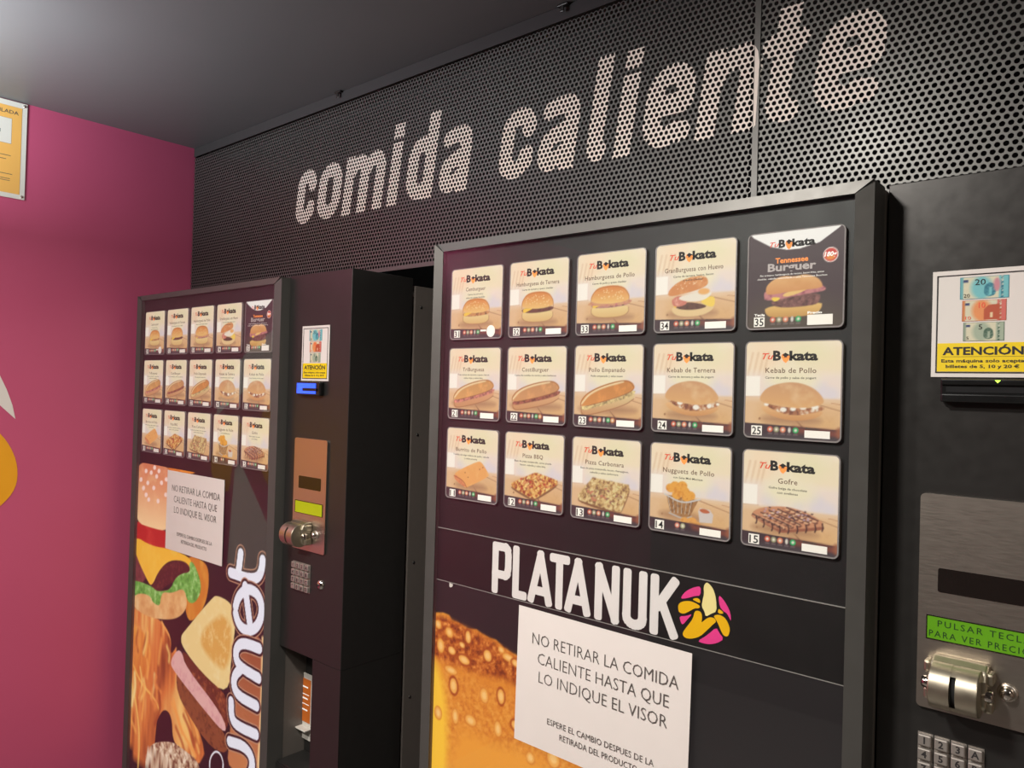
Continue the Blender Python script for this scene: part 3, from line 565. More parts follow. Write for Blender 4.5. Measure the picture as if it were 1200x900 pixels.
# ---------------------------------------------------------------- the room
def struct(name, g, m): return tag(g.build(name, m), kind='structure')
ZC = 2.30; XL = -1.36
struct('floor', Geo().box(XL - .1, 3.0, -3.0, 1.0, -0.05, 0), 'floor')
struct('ceiling', Geo().box(XL - .1, 3.0, -3.0, 1.0, ZC, ZC + .05), 'ceil')
struct('wall_left', Geo().box(XL - .1, XL, -3.0, .205, 0, ZC), 'pink')
struct('wall_back', Geo().box(XL - .1, XL, .2052, .94, 0, ZC), 'void')  # side wall behind the panel, blackened so the holes look unlit
struct('wall_right', Geo().box(3.0, 3.1, -3.0, 1.0, 0, ZC), 'wallr')
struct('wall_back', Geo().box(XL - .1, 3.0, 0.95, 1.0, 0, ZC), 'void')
struct('wall_front', Geo().box(XL - .1, 3.0, -3.1, -3.0, 0, ZC), 'wall')

def wall_flat(g, pts, x, m=0, th=.001):
    """outline in y-z on the pink wall; the wall faces +x"""
    p = ccw(pts); n = len(p)
    v = [(x, a, b) for a, b in p] + [(x - th, a, b) for a, b in p]
    g.add(v, [list(range(n))] + [[i, i + n, (i + 1) % n + n, (i + 1) % n] for i in range(n)], m)
mural = empty('wall_mural', (XL, -.45, 1.0), label='white leaf tip and yellow rounded petal painted on the pink wall', cat='mural')
g = Geo(); wall_flat(g, [(a + .45, b - 1.0) for a, b in [(-.258, 1.468), (-.266, 1.505), (-.28, 1.545), (-.298, 1.585), (-.35, 1.67), (-.45, 1.76), (-.6, 1.83), (-.54, 1.72), (-.42, 1.60), (-.33, 1.535), (-.294, 1.504), (-.272, 1.482)]], .0012)
g.build('white_leaf', 'white', mural)
for pts in ([(-.300, 1.442), (-.268, 1.40), (-.248, 1.345), (-.25, 1.285), (-.285, 1.24), (-.315, 1.225), (-.318, 1.30), (-.335, 1.38), (-.36, 1.44), (-.33, 1.46)],
            [(-.40, 1.33), (-.50, 1.16), (-.60, 1.08), (-.85, 1.05), (-1.0, 1.25), (-.95, 1.5), (-.7, 1.60), (-.5, 1.58), (-.42, 1.50)]):
    g = Geo(); wall_flat(g, chaikin([(a + .45, b - 1.0) for a, b in pts]), .0012); g.build('yellow_petal', 'yellow', mural)
g = Geo(); wall_flat(g, [(a + .45, b - 1.0) for a, b in [(-.345, 1.315), (-.33, 1.30), (-.315, 1.0), (-.36, .96), (-.48, .95), (-.50, 1.02), (-.36, 1.30)]], .0012); g.build('white_wedge', 'white', mural)

# the amber sign screwed to the pink wall, cut by the picture's edge
sign = empty('surveillance_sign', (XL, -.256, 2.045), label='amber framed surveillance sign high on the pink wall under the ceiling', cat='sign')
sgx = Matrix.Rotation(math.radians(0), 4, 'X')
def on_sign(g, a0, a1, b0, b1, x0, x1, m=0):
    g.box(x0, x1, -a1, -a0, b0, b1, m)
g = Geo(); on_sign(g, 0, .21, 0, .252, .001, .004); g.build('white_plate', 'acrylic', sign)
g = Geo(); on_sign(g, .012, .198, .012, .238, .004, .0046); g.build('amber_print', 'amber', sign)
g = Geo(); on_sign(g, .035, .175, .140, .205, .0046, .005); on_sign(g, .0345, .1755, .1395, .2055, .0046, .0048, 1); g.build('white_box', ['acrylic', 'greyink'], sign)
g = Geo()
tv, tf, tb = text_geo('ZONA VIDEOVIGILADA', .006)
w = .165 / (tb[1] - tb[0])
g.add([(.005, -(.02 + .165) + (a - tb[0]) * w, .218 + b * .0135) for a, b in tv], [f for f in tf])
for k, (a0, a1, b) in enumerate([(.035, .175, .108), (.045, .15, .098), (.03, .16, .060), (.035, .18, .048), (.035, .18, .043)]):
    on_sign(g, a0, a1, b, b + .0014, .0046, .005)
on_sign(g, .06, .085, .165, .174, .005, .0054)
tag(g.build('sign_lettering', 'greyink', sign), kind='stuff')
for a, b in ((.007, .007), (.007, .245), (.203, .007), (.203, .245)):
    g = Geo().lathe([(.0038, 0), (.0038, .002), (.002, .0032), (0.0001, .0034)], (.004, -a, b), 'x', n=12); g.build('screw', 'chrome', sign)

# ---------------------------------------------------------------- perforated panels with the painted words
PY = 0.20; BASE = 1.993; XH = 0.137; SL = 0.145; SW = .25
def ringpts(x0, x1, z0, z1, r, n=5): return [p for p in rrect(x0, x1, z0, z1, min(r, (x1 - x0) / 2 - 1e-4, (z1 - z0) / 2 - 1e-4), n)]
h = SW / 2
def glyph(ch, W):
    L, R_, T, B = h, W - h, 1 - h, h; r = (W - SW) / 2 - .002; cl = lambda p: p + [p[0]]
    ring = ringpts(L, R_, B, T, r)
    if ch == 'o': return [cl(ring)], 1.0
    if ch == 'c': return [[(R_, .70), (R_, T - r)] + ring[6:12] + ring[12:18] + ring[18:24] + ring[0:6][:6] + [(R_, .22)]], 1.0
    if ch == 'e': return [[(L, .51), (R_, .51), (R_, T - r)] + ring[6:12] + ring[12:18] + ring[18:24] + ring[0:3] + [(R_ + .01, .15)]], 1.0
    if ch == 'a': return [[(L, .83), (L + .03, T - .03), (L + .12, T), (R_ - .1, T), (R_ - .02, T - .06), (R_, T - .16), (R_, .0)],
                          [(R_, .56), (L + .14, .48), (L + .03, .42), (L, .33), (L, B + .1), (L + .04, B + .02), (L + .12, B), (L + .2, B + .03), (R_, B + .14)]], 1.0
    if ch == 'd': return [cl(ring), [(R_, 0), (R_, 1.5)]], 1.35
    if ch == 'i': return [[(h, -.2), (h, 1.0)], [(h, 1.1), (h, 1.5)]], 1.32
    if ch == 'l': return [[(h, .2), (h, 1.5)], [(h, .22), (h + .02, .14), (h + .07, B)]], 1.36
    if ch == 'n': return [[(L, 0), (L, 1.1)], [(L, T - .3)] + [(L + (R_ - L) * t, T - .16 + .16 * math.sin(math.pi * min(1, t * 1.0) * .62)) for t in (.2, .4, .6, .8)] + [(R_, T - .16), (R_, 0)]], 1.0
    if ch == 'm':
        c = W / 2; o = [[(L, 0), (L, 1.1)]]
        for a, b in ((L, c), (c, R_)): o.append([(a, T - .22), (a + (b - a) * .35, T - .04), (a + (b - a) * .65, T), (b - .05, T - .05), (b, T - .16), (b, 0)])
        return o, 1.0
    if ch == 't': return [[(.165, .22), (.165, 1.5)], [(.165, .24), (.18, .16), (.22, B + .02), (.30, B)], [(.02, T), (.30, T)]], 1.27
WORDS = [('c', -.799, .081), ('o', -.705, .094), ('m', -.598, .151), ('i', -.428, .035), ('d', -.367, .089), ('a', -.259, .087),
         ('c', -.088, .087), ('a', .013, .089), ('l', .128, .042), ('i', .189, .036), ('e', .243, .091), ('n', .347, .098), ('t', .455, .066), ('e', .531, .092)]

def letter_masks(X, Z):
    ids = np.full(len(X), -1)
    zz = (Z - BASE) / XH; xs = X - SL * (Z - BASE)
    for k, (ch, x0, w) in enumerate(WORDS):
        st, top = glyph(ch, w / XH); u = (xs - x0) / XH
        i = np.nonzero((u > -.15) & (u < w / XH + .3) & (zz > -.02) & (zz < top))[0]
        if not len(i): continue
        ink = Ink(u[i], zz[i]); idx = np.arange(len(i)); d = np.full(len(i), 9.)
        for s in st: d = np.minimum(d, ink.sdseg(idx, list(zip(s[:-1], s[1:]))))
        okx = (u[i] > (-.13 if ch == 't' else -.01)) & ((zz[i] < 1.02) | (zz[i] > 1.09) if ch == 'i' else True)
        ids[i[(d < h) & okx]] = k
    return ids

def perforated(name, x0, x1, z0, z1, yfront, label, phase=0.0, band_r=0.0, band_l=0.0, zb=0.012, zt=0.022):
    root = empty(name, ((x0 + x1) / 2, yfront, z0), label=label, cat='panel', group='perforated steel panels above the machines')
    inv = np.array([-(x0 + x1) / 2, -yfront, -z0])
    P_ = .00972; RH = P_ * .8715; HR = .0035; TH = .0007
    rows = int((z1 - z0) / RH) + 1; cols = int((x1 - x0) / P_) + 2; cc = []
    for j in range(rows):
        for i in range(cols):
            x = x0 + phase + i * P_ + (P_ / 2 if j % 2 else 0); z = z0 + .004 + j * RH
            if x0 + HR * 1.0 < x < x1 - band_r and z0 + zb * .7 < z < z1 - zt: cc.append((x, z))
    cc = np.array(cc); ang = np.radians(np.arange(12) * 30)
    ro = np.where(np.arange(12) % 2 == 1, P_ / math.sqrt(3), P_ / 2) * 1.001
    ox, oz = ro * np.cos(ang), ro * np.sin(ang) * 1.006; ix, iz = HR * np.cos(ang), HR * np.sin(ang)
    n = len(cc); V = np.zeros((n, 36, 3))
    V[:, :12, 0] = np.clip(cc[:, 0:1] + ox, x0, x1); V[:, :12, 2] = cc[:, 1:2] + oz; V[:, 12:24, 0] = cc[:, 0:1] + ix; V[:, 12:24, 2] = cc[:, 1:2] + iz
    V[:, 24:, 0] = V[:, 12:24, 0]; V[:, 24:, 2] = V[:, 12:24, 2]; V[:, :24, 1] = yfront; V[:, 24:, 1] = yfront + TH
    k = np.arange(12); k2 = (k + 1) % 12
    ring = np.stack([k, k2, k2 + 12, k + 12], 1)[None] + (np.arange(n) * 36)[:, None, None]; ring = ring.reshape(-1, 4)
    wall = np.stack([k + 12, k2 + 12, k2 + 24, k + 24], 1)[None] + (np.arange(n) * 36)[:, None, None]; wall = wall.reshape(-1, 4)
    VV = V.reshape(-1, 3); cen = VV[ring].mean(1); ids = letter_masks(cen[:, 0], cen[:, 2])
    bo = VV[ring[:, :2]].mean(1)
    def mk(nm, q, mt, lab=None, extra=None):
        used = np.unique(q); re = np.full(len(VV), -1); re[used] = np.arange(len(used))
        me = bpy.data.meshes.new(nm); co = VV[used] + inv; q = re[q]; nv = len(co); ls = q.ravel(); st = np.arange(0, q.size, 4)
        if extra is not None:
            ev, ef = extra; ev = np.array(ev) + inv; co = np.concatenate([co, ev]); e = np.array(ef) + nv; ls = np.concatenate([ls, e.ravel()]); st = np.arange(0, len(ls), 4)
        me.vertices.add(len(co)); me.vertices.foreach_set('co', co.ravel())
        me.loops.add(len(ls)); me.loops.foreach_set('vertex_index', ls.astype(np.int32)); me.polygons.add(len(st)); me.polygons.foreach_set('loop_start', st.astype(np.int32))
        me.polygons.foreach_set('use_smooth', np.zeros(len(st), bool)); me.update(calc_edges=True); o = link(nm, me, root, [mt]);
        if lab: o['label'] = lab
        return o
    eg = Geo(); yb = yfront - .0004
    eg.box(x0, x1, yb, yfront + TH, z0, z0 + zb * .75)
    Geo().box(x0 - (x0 + x1) / 2, (x1 - x0) / 2, -.0012, .0012, z1 - z0 - zt * .9, z1 - z0 + .007, bev=.0003).build('edge_trim', 'trim', root)
    if band_r: eg.box(x1 - band_r + .0034, x1, yb, yfront + TH, z0, z1)
    if band_l: eg.box(x0, x0 + band_l, yb, yfront + TH, z0, z1)
    mk('perforated_sheet', np.concatenate([ring[ids < 0], wall]), 'perf', extra=(eg.v, eg.f))
    seen = {}
    for q in range(len(WORDS)):
        if (ids == q).any(): mk('painted_letter', ring[ids == q], 'cream', 'cream painted letter ' + WORDS[q][0])
    if band_r:   # the arch of the n runs on over the solid edge band
        gb = Geo()
        pts = [(x1 - band_r + .0045, BASE), (x1 - .0045, BASE + .004), (x1 - .0006, BASE + .1), (x1 - .003, BASE + .118), (x1 - band_r + .0045, BASE + XH * .93)]
        gb.flat([(a + inv[0], b - z0) for a, b in pts], -.0007); gb.build('painted_letter', 'cream', root)
    return root
left_panel = perforated('perforated_panel', XL + .003, .4555, 1.843, 2.292, PY, 'long perforated charcoal steel panel with most of the painted words', phase=.0, band_r=.0127)
right_panel = perforated('perforated_panel', .4495, 1.95, 1.843, 2.292, PY + .0022, 'perforated charcoal steel panel at the right with the final painted te', phase=.0045)
for x in (-.615, .075):
    g = Geo().box(-.012, .012, -.010, .001, -.004, .0, bev=.001); g.box(-.004, .004, -.010, -.007, -.016, -.003, bev=.001)
    g.build('ceiling_clip', 'column', left_panel, (x - left_panel.location.x, -.0005, 2.299 - 1.843))

# ---------------------------------------------------------------- the machines
CW, CH_, DX, DZ = .1186, .1198, .13359, .13505
CARDTOP = 1.783

def machine(loc, label, cy, wine):
    root = empty('vending_machine', loc, label=label, cat='vending machine', group='hot food vending machines')
    FX0, FX1, FT, FB = -.036, .6835, 1.8305, .30
    RX = .911
    # cabinet body behind the door
    g = Geo().box(FX0 + .004, RX - .0015, .196, .82, .03, 1.819, bev=.002); g.build('cabinet_body', 'blacksteel', root)
    for yy, zz in [(y, z) for z in (1.772, 1.486, 1.20, .9, .6) for y in (.215, .255)]:
        Geo().lathe([(.0034, 0), (.003, .0012), (.0001, .0018)], (RX - .0015, yy, zz), 'x', n=10).build('screw', 'column', root)
    for zz in (1.805, .04):   # hinge strip between door and body
        Geo().box(RX - .02, RX - .004, .186, .198, zz - .01, zz).build('hinge', 'blacksteel', root)
    # display door: casing, frame rails, boards, glass
    g = Geo().box(FX0 + .003, FX1 - .001, .010, .188, .06, FT - .002, bev=.001); g.build('display_door', 'blacksteel', root)
    w = .0175; wt = .0145
    ix0, ix1, it, ib = FX0 + w, FX1 - .0195, FT - wt, FB + .016
    o = [(FX0, FB), (FX1, FB), (FX1, FT), (FX0, FT)]; i_ = [(ix0, ib), (ix1, ib), (ix1, it), (ix0, it)]
    for k, nm in enumerate(('bottom_rail', 'side_rail', 'top_rail', 'side_rail')):
        lo, li = ((-.003, -.0055), (.0005, -.0055), (-.0030, -.0055), (-.0095, -.0050))[k]   # side rails stand proud at their outer edge
        a, b = o[k], o[(k + 1) % 4]; c, d = i_[(k + 1) % 4], i_[k]
        e = lambda p, q, t: (p[0] + (q[0] - p[0]) * t, p[1] + (q[1] - p[1]) * t)
        a2, b2 = e(a, b, .0006), e(b, a, .0006); c2, d2 = e(c, d, .0006), e(d, c, .0006)
        v = [(a2[0], lo, a2[1]), (b2[0], lo, b2[1]), (c2[0], li, c2[1]), (d2[0], li, d2[1]), (a2[0], .04, a2[1]), (b2[0], .04, b2[1]), (c2[0], .006, c2[1]), (d2[0], .006, d2[1])]
        g = Geo().add(v, [(0, 1, 2, 3), (4, 5, 1, 0), (3, 2, 6, 7), (5, 4, 7, 6), (4, 0, 3, 7), (1, 5, 6, 2)]); g.build(nm, 'frame', root)
    Geo().box(FX0 + .001, FX1 - .001, .002, .04, .06, FB - .002, bev=.001).build('kick_board', 'column', root)
    gl = Geo().box(ix0, ix1, -.0045, -.0015, ib, it); gl.build('glass_pane', 'glass', root)
    # backing board behind the cards
    Geo().box(ix0, ix1, .004, .009, 1.3385, it).build('backing_board', 'board', root)
    # ---- control column beside the door
    CX0 = FX1 + .0015; d1 = .188
    bx0, bx1, bz0, bz1 = CX0 + .0, RX - .098, .745, 1.006
    g = Geo()
    g.box(CX0, RX, cy, d1, bz1, 1.8345, bev=.0012)
    g.box(bx1, RX, cy, d1, bz0, bz1); g.box(CX0, RX, cy, d1, .06, bz0)
    g.box(CX0, bx1, cy + .073, d1, bz0, bz1)
    g.build('control_column', 'column', root)
    g = Geo().box(CX0, bx1, cy + .002, cy + .073, bz0, bz0 + .004, bev=.0008); g.build('bay_shelf', 'column', root)
    # bill reader
    rx0, rx1 = (.740, .826) if wine else (.746, .832); rz0, rz1 = 1.568, 1.5985
    if wine:
        g = Geo().box(rx0, rx1, cy - .012, cy, rz0, rz1, bev=.003); rd = g.build('bill_reader', 'plastic', root)
        g = Geo().box(rx0 + .002, rx1 - .014, cy - .0135, cy - .0121, rz0 + .004, rz1 - .004, bev=.0006); g.build('glowing_bezel', 'blueled', rd)['label'] = 'blue glowing bezel around the slot'
        g = Geo().box(rx0 + .026, rx1 - .010, cy - .015, cy - .0134, rz0 + .010, rz0 + .016); g.build('bill_slot', 'plastic', rd)
    else:
        g = Geo().box(rx0, rx1, cy - .010, cy, 1.579, 1.6055, bev=.002); g.box(rx0 + .0015, rx1 - .0015, cy - .014, cy - .009, 1.579, 1.588, bev=.0015); g.box(rx0 + .001, rx1 - .001, cy - .013, cy - .009, 1.598, 1.6045, bev=.0015)
        rd = g.build('bill_reader', 'plastic', root)
        Geo().box(rx0 + .006, rx1 - .006, cy - .0104, cy - .0099, 1.590, 1.596).build('bill_slot', 'void', rd)
        g = Geo().add([(rx0 + .053, cy - .0134, 1.6035), (rx0 + .0585, cy - .0134, 1.6035), (rx0 + .0557, cy - .0134, 1.6005)], [(0, 2, 1)]); g.build('status_light', 'greenled', rd)
    # stainless coin panel, display and coin mechanism
    px0, px1, pz0, pz1 = .7275, .8475, 1.2335, 1.4745
    g = Geo().prism(rrect(px0, px1, pz0, pz1, .005), cy - .0042, cy); 
    po = g.build('coin_panel', 'steel', root)
    md = po.modifiers.new('bevel', 'BEVEL'); md.width = .0013; md.segments = 2; md.limit_method = 'ANGLE'
    g = Geo().prism(rrect(px0 + .0195, px0 + .0195 + .082, 1.3655, 1.3925, .0025), cy - .0046, cy - .0041); g.build('infrared_window', 'window', po)
    lx0, lx1, lz0, lz1 = px0 + .0098, px1 - .0105, 1.3125, 1.3375
    lc = Geo().box(lx0, lx1, cy - .0048, cy - .0041, lz0, lz1).build('lcd_screen', 'lcdlime' if wine else 'lcdgreen', root)
    g = Geo()
    for a, b, c, d in ((lx0 - .001, lx0, lz0, lz1), (lx1, lx1 + .001, lz0, lz1), (lx0 - .001, lx1 + .001, lz1, lz1 + .0012), (lx0 - .001, lx1 + .001, lz0 - .001, lz0)): g.box(a, b, cy - .0052, cy - .0041, c, d)
    g.build('screen_bezel', 'window', lc)
    g = Geo()
    if not wine:
        g.text('PULSAR TECLA', lx0 + .0105, lx0 + .0985, 1.3272, .0072, cy - .0050, off=.004, space=1.3)
        g.text('PARA VER PRECIO', lx0 + .002, lx0 + .1035 - .006, 1.3152, .0072, cy - .0050, off=.004, space=1.3)
        g.build('lcd_lettering', 'lcdink', lc)
    mx, mz = .7715, 1.2715
    mech = empty('coin_mechanism'); mech.parent = root; mech.location = (mx, cy - .0042, mz)
    # base block with rounded shoulders, drum with the vertical slot, ears and lever
    g = Geo()
    prof = [(0.0, .026), (-.010, .026), (-.020, .021), (-.024, .012), (-.024, -.016), (-.018, -.022), (0.0, -.024)]
    n = len(prof); v = [(-.0265, y, z) for y, z in prof] + [(.0285, y, z) for y, z in prof]
    g.add(v, [[i, (i + 1) % n, (i + 1) % n + n, i + n] for i in range(n)] + [list(range(n))[::-1], list(range(n, 2 * n))]); bo = g.build('drum_housing', 'satin', mech)
    md = bo.modifiers.new('bevel', 'BEVEL'); md.width = .003; md.segments = 3; md.limit_method = 'ANGLE'
    R1 = .0245; yc = -.022
    g = Geo(); g.lathe([(.001, -.0235), (R1 - .0013, -.0235), (R1 - .0004, -.0231), (R1, -.0222), (R1, -.0028), (R1 - .006, -.0024)], (0, yc, -.002), 'x', n=40, sharp=True)
    g.lathe([(R1 - .006, .0028), (R1, .0030), (R1, .0222), (R1 - .0004, .0231), (R1 - .0013, .0235), (.001, .0235)], (0, yc, -.002), 'x', n=40, sharp=True)
    g.build('coin_drum', 'satin', mech)
    g = Geo(); g.lathe([(R1 - .004, -.0029), (R1 - .004, .0029)], (0, yc, -.002), 'x', n=40); g.build('coin_slot', 'void', mech)
    for n_, a0_, a1_ in ((14, 219, 330), (12, 30, 136)):
        g = Geo().lathe([(R1 - .0003, -.003), (R1 - .0003, .003)], (0, yc, -.002), 'x', n=n_, a0=a0_, a1=a1_); g.build('slot_bridge', 'satin', mech)
    for sx in (-1, 1):
        for sz in (-1, 1):
            g = Geo().box(sx * .0295 - .004, sx * .0295 + .004, -.018, -.001, min(sz * .008, sz * .0215) - .001, max(sz * .008, sz * .0215) - .001, bev=.0028); g.build('ear', 'satin', mech)
        g = Geo().lathe([(.0001, 0), (.0062, 0), (.0066, sx * .0015), (.0066, sx * .009), (.0056, sx * .0105), (.0001, sx * .0105)], (sx * .0235, -.018, -.003), 'x', n=20); g.build('pivot', 'chrome', mech)
    g = Geo().lathe([(.0001, -.0095), (.0046, -.009), (.0068, -.0065), (.0072, -.002)], (.8155, cy - .0042, 1.2715), 'y', n=24); rb = g.build('return_button', 'chrome', root)
    g = Geo().lathe([(.0072, -.0026), (.0092, -.0022), (.0098, 0)], (.8155, cy - .0042, 1.2715), 'y', n=24); g.build('button_collar', 'steel', rb)
    # keypad
    kx0, kz0 = .7305, 1.2025
    for r, row in enumerate(('123A', '456B', '789C', '*0#D')):
        for c, ch in enumerate(row):
            x = kx0 + c * .01665; z = kz0 - r * .0155
            g = Geo().box(x - .0010, x + .0145, cy - .0008, cy, z - .0140, z + .001); g.box(x, x + .0135, cy - .006, cy - .0008, z - .0125, z, bev=.0014)
            ky = g.build('key', 'keymetal', root)
            if not wine or r < 4:
                g = Geo().text(ch, 0, .0135, -.0096, .0076, 0, align=1.0, off=.03)
                q = g.build('key_legend', 'ink', ky, (x, cy - .0062, z))
    g = Geo().lathe([(.0001, -.007), (.004, -.007), (.0085, -.005), (.0105, -.002), (.0110, 0)], (.8345, cy, 1.169), 'y', n=24); lk = g.build('door_lock', 'chrome', root)
    g = Geo().lathe([(.0001, -.0082), (.0026, -.0082), (.003, -.007)], (.8345, cy, 1.169), 'y', n=12); g.build('key_barrel', 'column', lk)
    return root

right = machine((0, 0, 0), 'large vending machine at the right with banana emblem and green text display', .05, False)
left = machine((-1.2512, .0236, -.0119), 'smaller looking vending machine at the left beside the pink wall with burger poster', .0225, True)
INX0, INX1 = -.0185, .664

# ---- posters and printed films
def paint_layers(layers, base, n=None):
    def f(ink):
        ink.c[:] = base
        for L in layers:
            if L[0] == 'P':
                k = dict(L[3]); ff = k.pop('f', 2); sm = k.pop('sm', 1)
                if 'n' in k: q = k['n']; k['n'] = (q[0] * 1000, q[1], q[2])
                ink.poly(L[1], L[2], f=ff, sm=sm, **k)
            else:
                k = dict(L[4]); w = L[2] * (2.2 if layers is POSTER_LEFT else 1.3) * .44
                ink.line(L[1], w, L[3], f=k.get('f', 2))
    return f
uv_mm = lambda x, z: (x * 1000, z * 1000)
me = ink_grid('food_poster', np.linspace(INX0, INX1, 250), np.concatenate([np.linspace(.32, .60, 12)[:-1], np.linspace(.60, 1.36, 370)]), .0030, uv_mm, paint_layers(POSTER_LEFT, (34, 20, 25)))
po = link('food_poster', me, left, ['poster']); po['label'] = 'backlit poster of burger, flames and toasted sandwich'
me = ink_grid('food_poster', np.linspace(INX0, INX1, 330), np.concatenate([np.linspace(.32, .85, 12)[:-1], np.linspace(.85, 1.2485, 235)]), .0030, uv_mm, paint_layers(POSTER_RIGHT, (34, 30, 31)))
po = link('food_poster', me, right, ['poster']); po['label'] = 'dark poster with a sesame bun crust'
Geo().box(INX0, INX1, .0022, .004, 1.2492, 1.3380).build('header_film', 'header', right)
for z in (1.3382, 1.2488):
    Geo().box(INX0, INX1, .0010, .0040, z - .0004, z + .0004).build('film_edge', 'seam', right)

# wordmark: rounded condensed capitals
def caps(ch, x0, x1, z0, z1):
    w = .0132; a = w / 2; l, r, b, t = x0 + a, x1 - a, z0 + a, z1 - a; c = (l + r) / 2; S_ = lambda *p: list(zip(p[:-1], p[1:])); rr = .004
    if ch == 'P':
        mt = b + (t - b) * .36; arc = [(r - .006 + .006 * math.cos(q), t - .012 + .012 * math.sin(q)) for q in (math.pi / 2, math.pi / 4, 0)] + [(r - .006 + .006 * math.cos(q), mt + .012 + .012 * math.sin(q)) for q in (0, -math.pi / 4, -math.pi / 2)]
        return S_((l, b), (l, t), *arc, (l, mt))
    if ch == 'L': return S_((l, t), (l, b), (r, b))
    if ch == 'A': return S_((l, b), (c, t), (r, b)) + [((l + .004, b + .014), (r - .004, b + .014))]
    if ch == 'T': return S_((l, t), (r, t)) + [((c, t), (c, b))]
    if ch == 'N': return S_((l, b), (l, t), (r, b), (r, t))
    if ch == 'U': return S_((l, t), *[(c + (r - c) * math.cos(q), b + .010 + .010 * math.sin(q)) for q in [math.pi + math.pi * i / 6 for i in range(7)]], (r, t))
    if ch == 'K': return S_((l, b), (l, t)) + [((r, t), (l + .006, b + .034)), ((l + .010, b + .042), (r, b))]
tops = dict(P=(1.2505, 1.3335), L=(1.2500, 1.3335), A=(1.2500, 1.3335))
for ch, a, b in WORDMARK:
    g = Geo()
    for k, (p, q) in enumerate(caps(ch, a / 1000, b / 1000, 1.2508, 1.3335)):
        g.prism(bar(p, q, .0132, .0042), .0016 - k * .00004, .0020)
    g.build('wordmark_letter', 'letter', right)['label'] = 'white capital letter ' + ch
g = Geo(); slots = ['pinkink', 'creamink', 'yellowink']
for k, (c, pts) in enumerate(EMBLEM):
    p = ccw(chaikin([(a / 1000, b / 1000) for a, b in pts], 1)); g.prism(p, .0016, .0020, slots.index({'pink': 'pinkink', 'cream': 'creamink', 'yellow': 'yellowink'}[c]))
em = g.build('banana_emblem', slots, right); em['label'] = 'round magenta emblem with a peeled banana'

# ---------------------------------------------------------------- menu cards
WOOD = (228, 184, 140)
def bg(k, seed):
    k.c[:] = (248, 228, 196)
    k.rect(-.1, -.1, 1.1, .36, (244, 222, 188), f=.12, n=(.22, .6, (250, 232, 214)))
    k.ell(.22, .15, .16, .2, (248, 218, 184), f=.2); k.ell(.68, .12, .2, .12, (238, 224, 182), f=.2)
    for x in (.03, .09, .15, .2): k.line([(x + .05, .12), (x, .36)], .012, (226, 188, 150), f=.03)
    k.rect(-.1, .33, 1.1, .62, (240, 218, 204), f=.10, n=(.18, .6, (246, 226, 212)))
    for x, y, r in ((.3, .50, .07), (.78, .5, .09), (.6, .52, .06), (.9, .54, .07)): k.ell(x, y, r, r, (226, 212, 214), f=.08)
    k.ell(.5, .40, .26, .13, (242, 228, 192), f=.16)
    k.rect(-.1, .585, 1.1, 1.1, WOOD, f=.02, n=(.25, .7, (238, 204, 160)))
    k.rect(-.1, .36, .165, .575, (255, 244, 230), f=.008)
    k.line([(-.1, .578), (.18, .572)], .006, (196, 140, 100), f=.01)
    k.line([(.0, .60), (1.0, .60)], .03, (232, 196, 160), f=.05)
    k.line([(.62, .60), (1.05, .71)], .008, (150, 96, 66), f=.01); k.line([(.9, .62), (1.05, .64)], .006, (190, 130, 92), f=.01)
    k.line([(.5, .74), (.66, .90)], .010, (110, 62, 46), f=.012); k.line([(.3, .76), (.9, .84)], .25, (222, 172, 118), f=.2, n=(.06, .4, (206, 150, 100)))
    k.line([(.52, .77), (.64, .89)], .009, (96, 52, 40), f=.01)
    k.ell(.17, .80, .012, .012, (150, 100, 66), f=.012)
def band(k, icons, dark=False):
    if not dark:
        k.poly([(-.1, .845), (.55, .865), (1.1, .885), (1.1, 1.1), (-.1, 1.1)], (62, 42, 48), f=.008, sm=0)
        k.poly([(.52, .87), (1.02, .89), (1.02, .96), (.56, .93)], (120, 60, 50), f=.05, sm=0); k.rect(-.1, .955, 1.1, 1.1, (66, 54, 58), f=.03)
        k.ell(.98, .91, .03, .05, (150, 84, 60), f=.04)
    cs = {5: [(.285, (214, 92, 66)), (.352, (150, 146, 108)), (.420, (226, 128, 92)), (.488, (196, 186, 176)), (.552, (44, 168, 92))],
          6: [(.265, (214, 92, 66)), (.330, (150, 146, 108)), (.395, (226, 128, 92)), (.460, (196, 186, 176)), (.522, (44, 168, 92)), (.585, (226, 150, 90))],
          2: [(.365, (226, 128, 104)), (.435, (176, 172, 130))]}[icons]
    for x, c in cs:
        r = .030 if c != (196, 186, 176) else .016
        k.ell(x, .905, r, .030, c, f=.01); k.ell(x, .905, r * .45, .014, (240, 226, 206), f=.012); k.line([(x - .02, .950), (x + .02, .950)], .007, (150, 130, 130), f=.008)
def shadow(k, cx, cy, rx): k.ell(cx, cy, rx, .045, (176, 128, 92), f=.09)
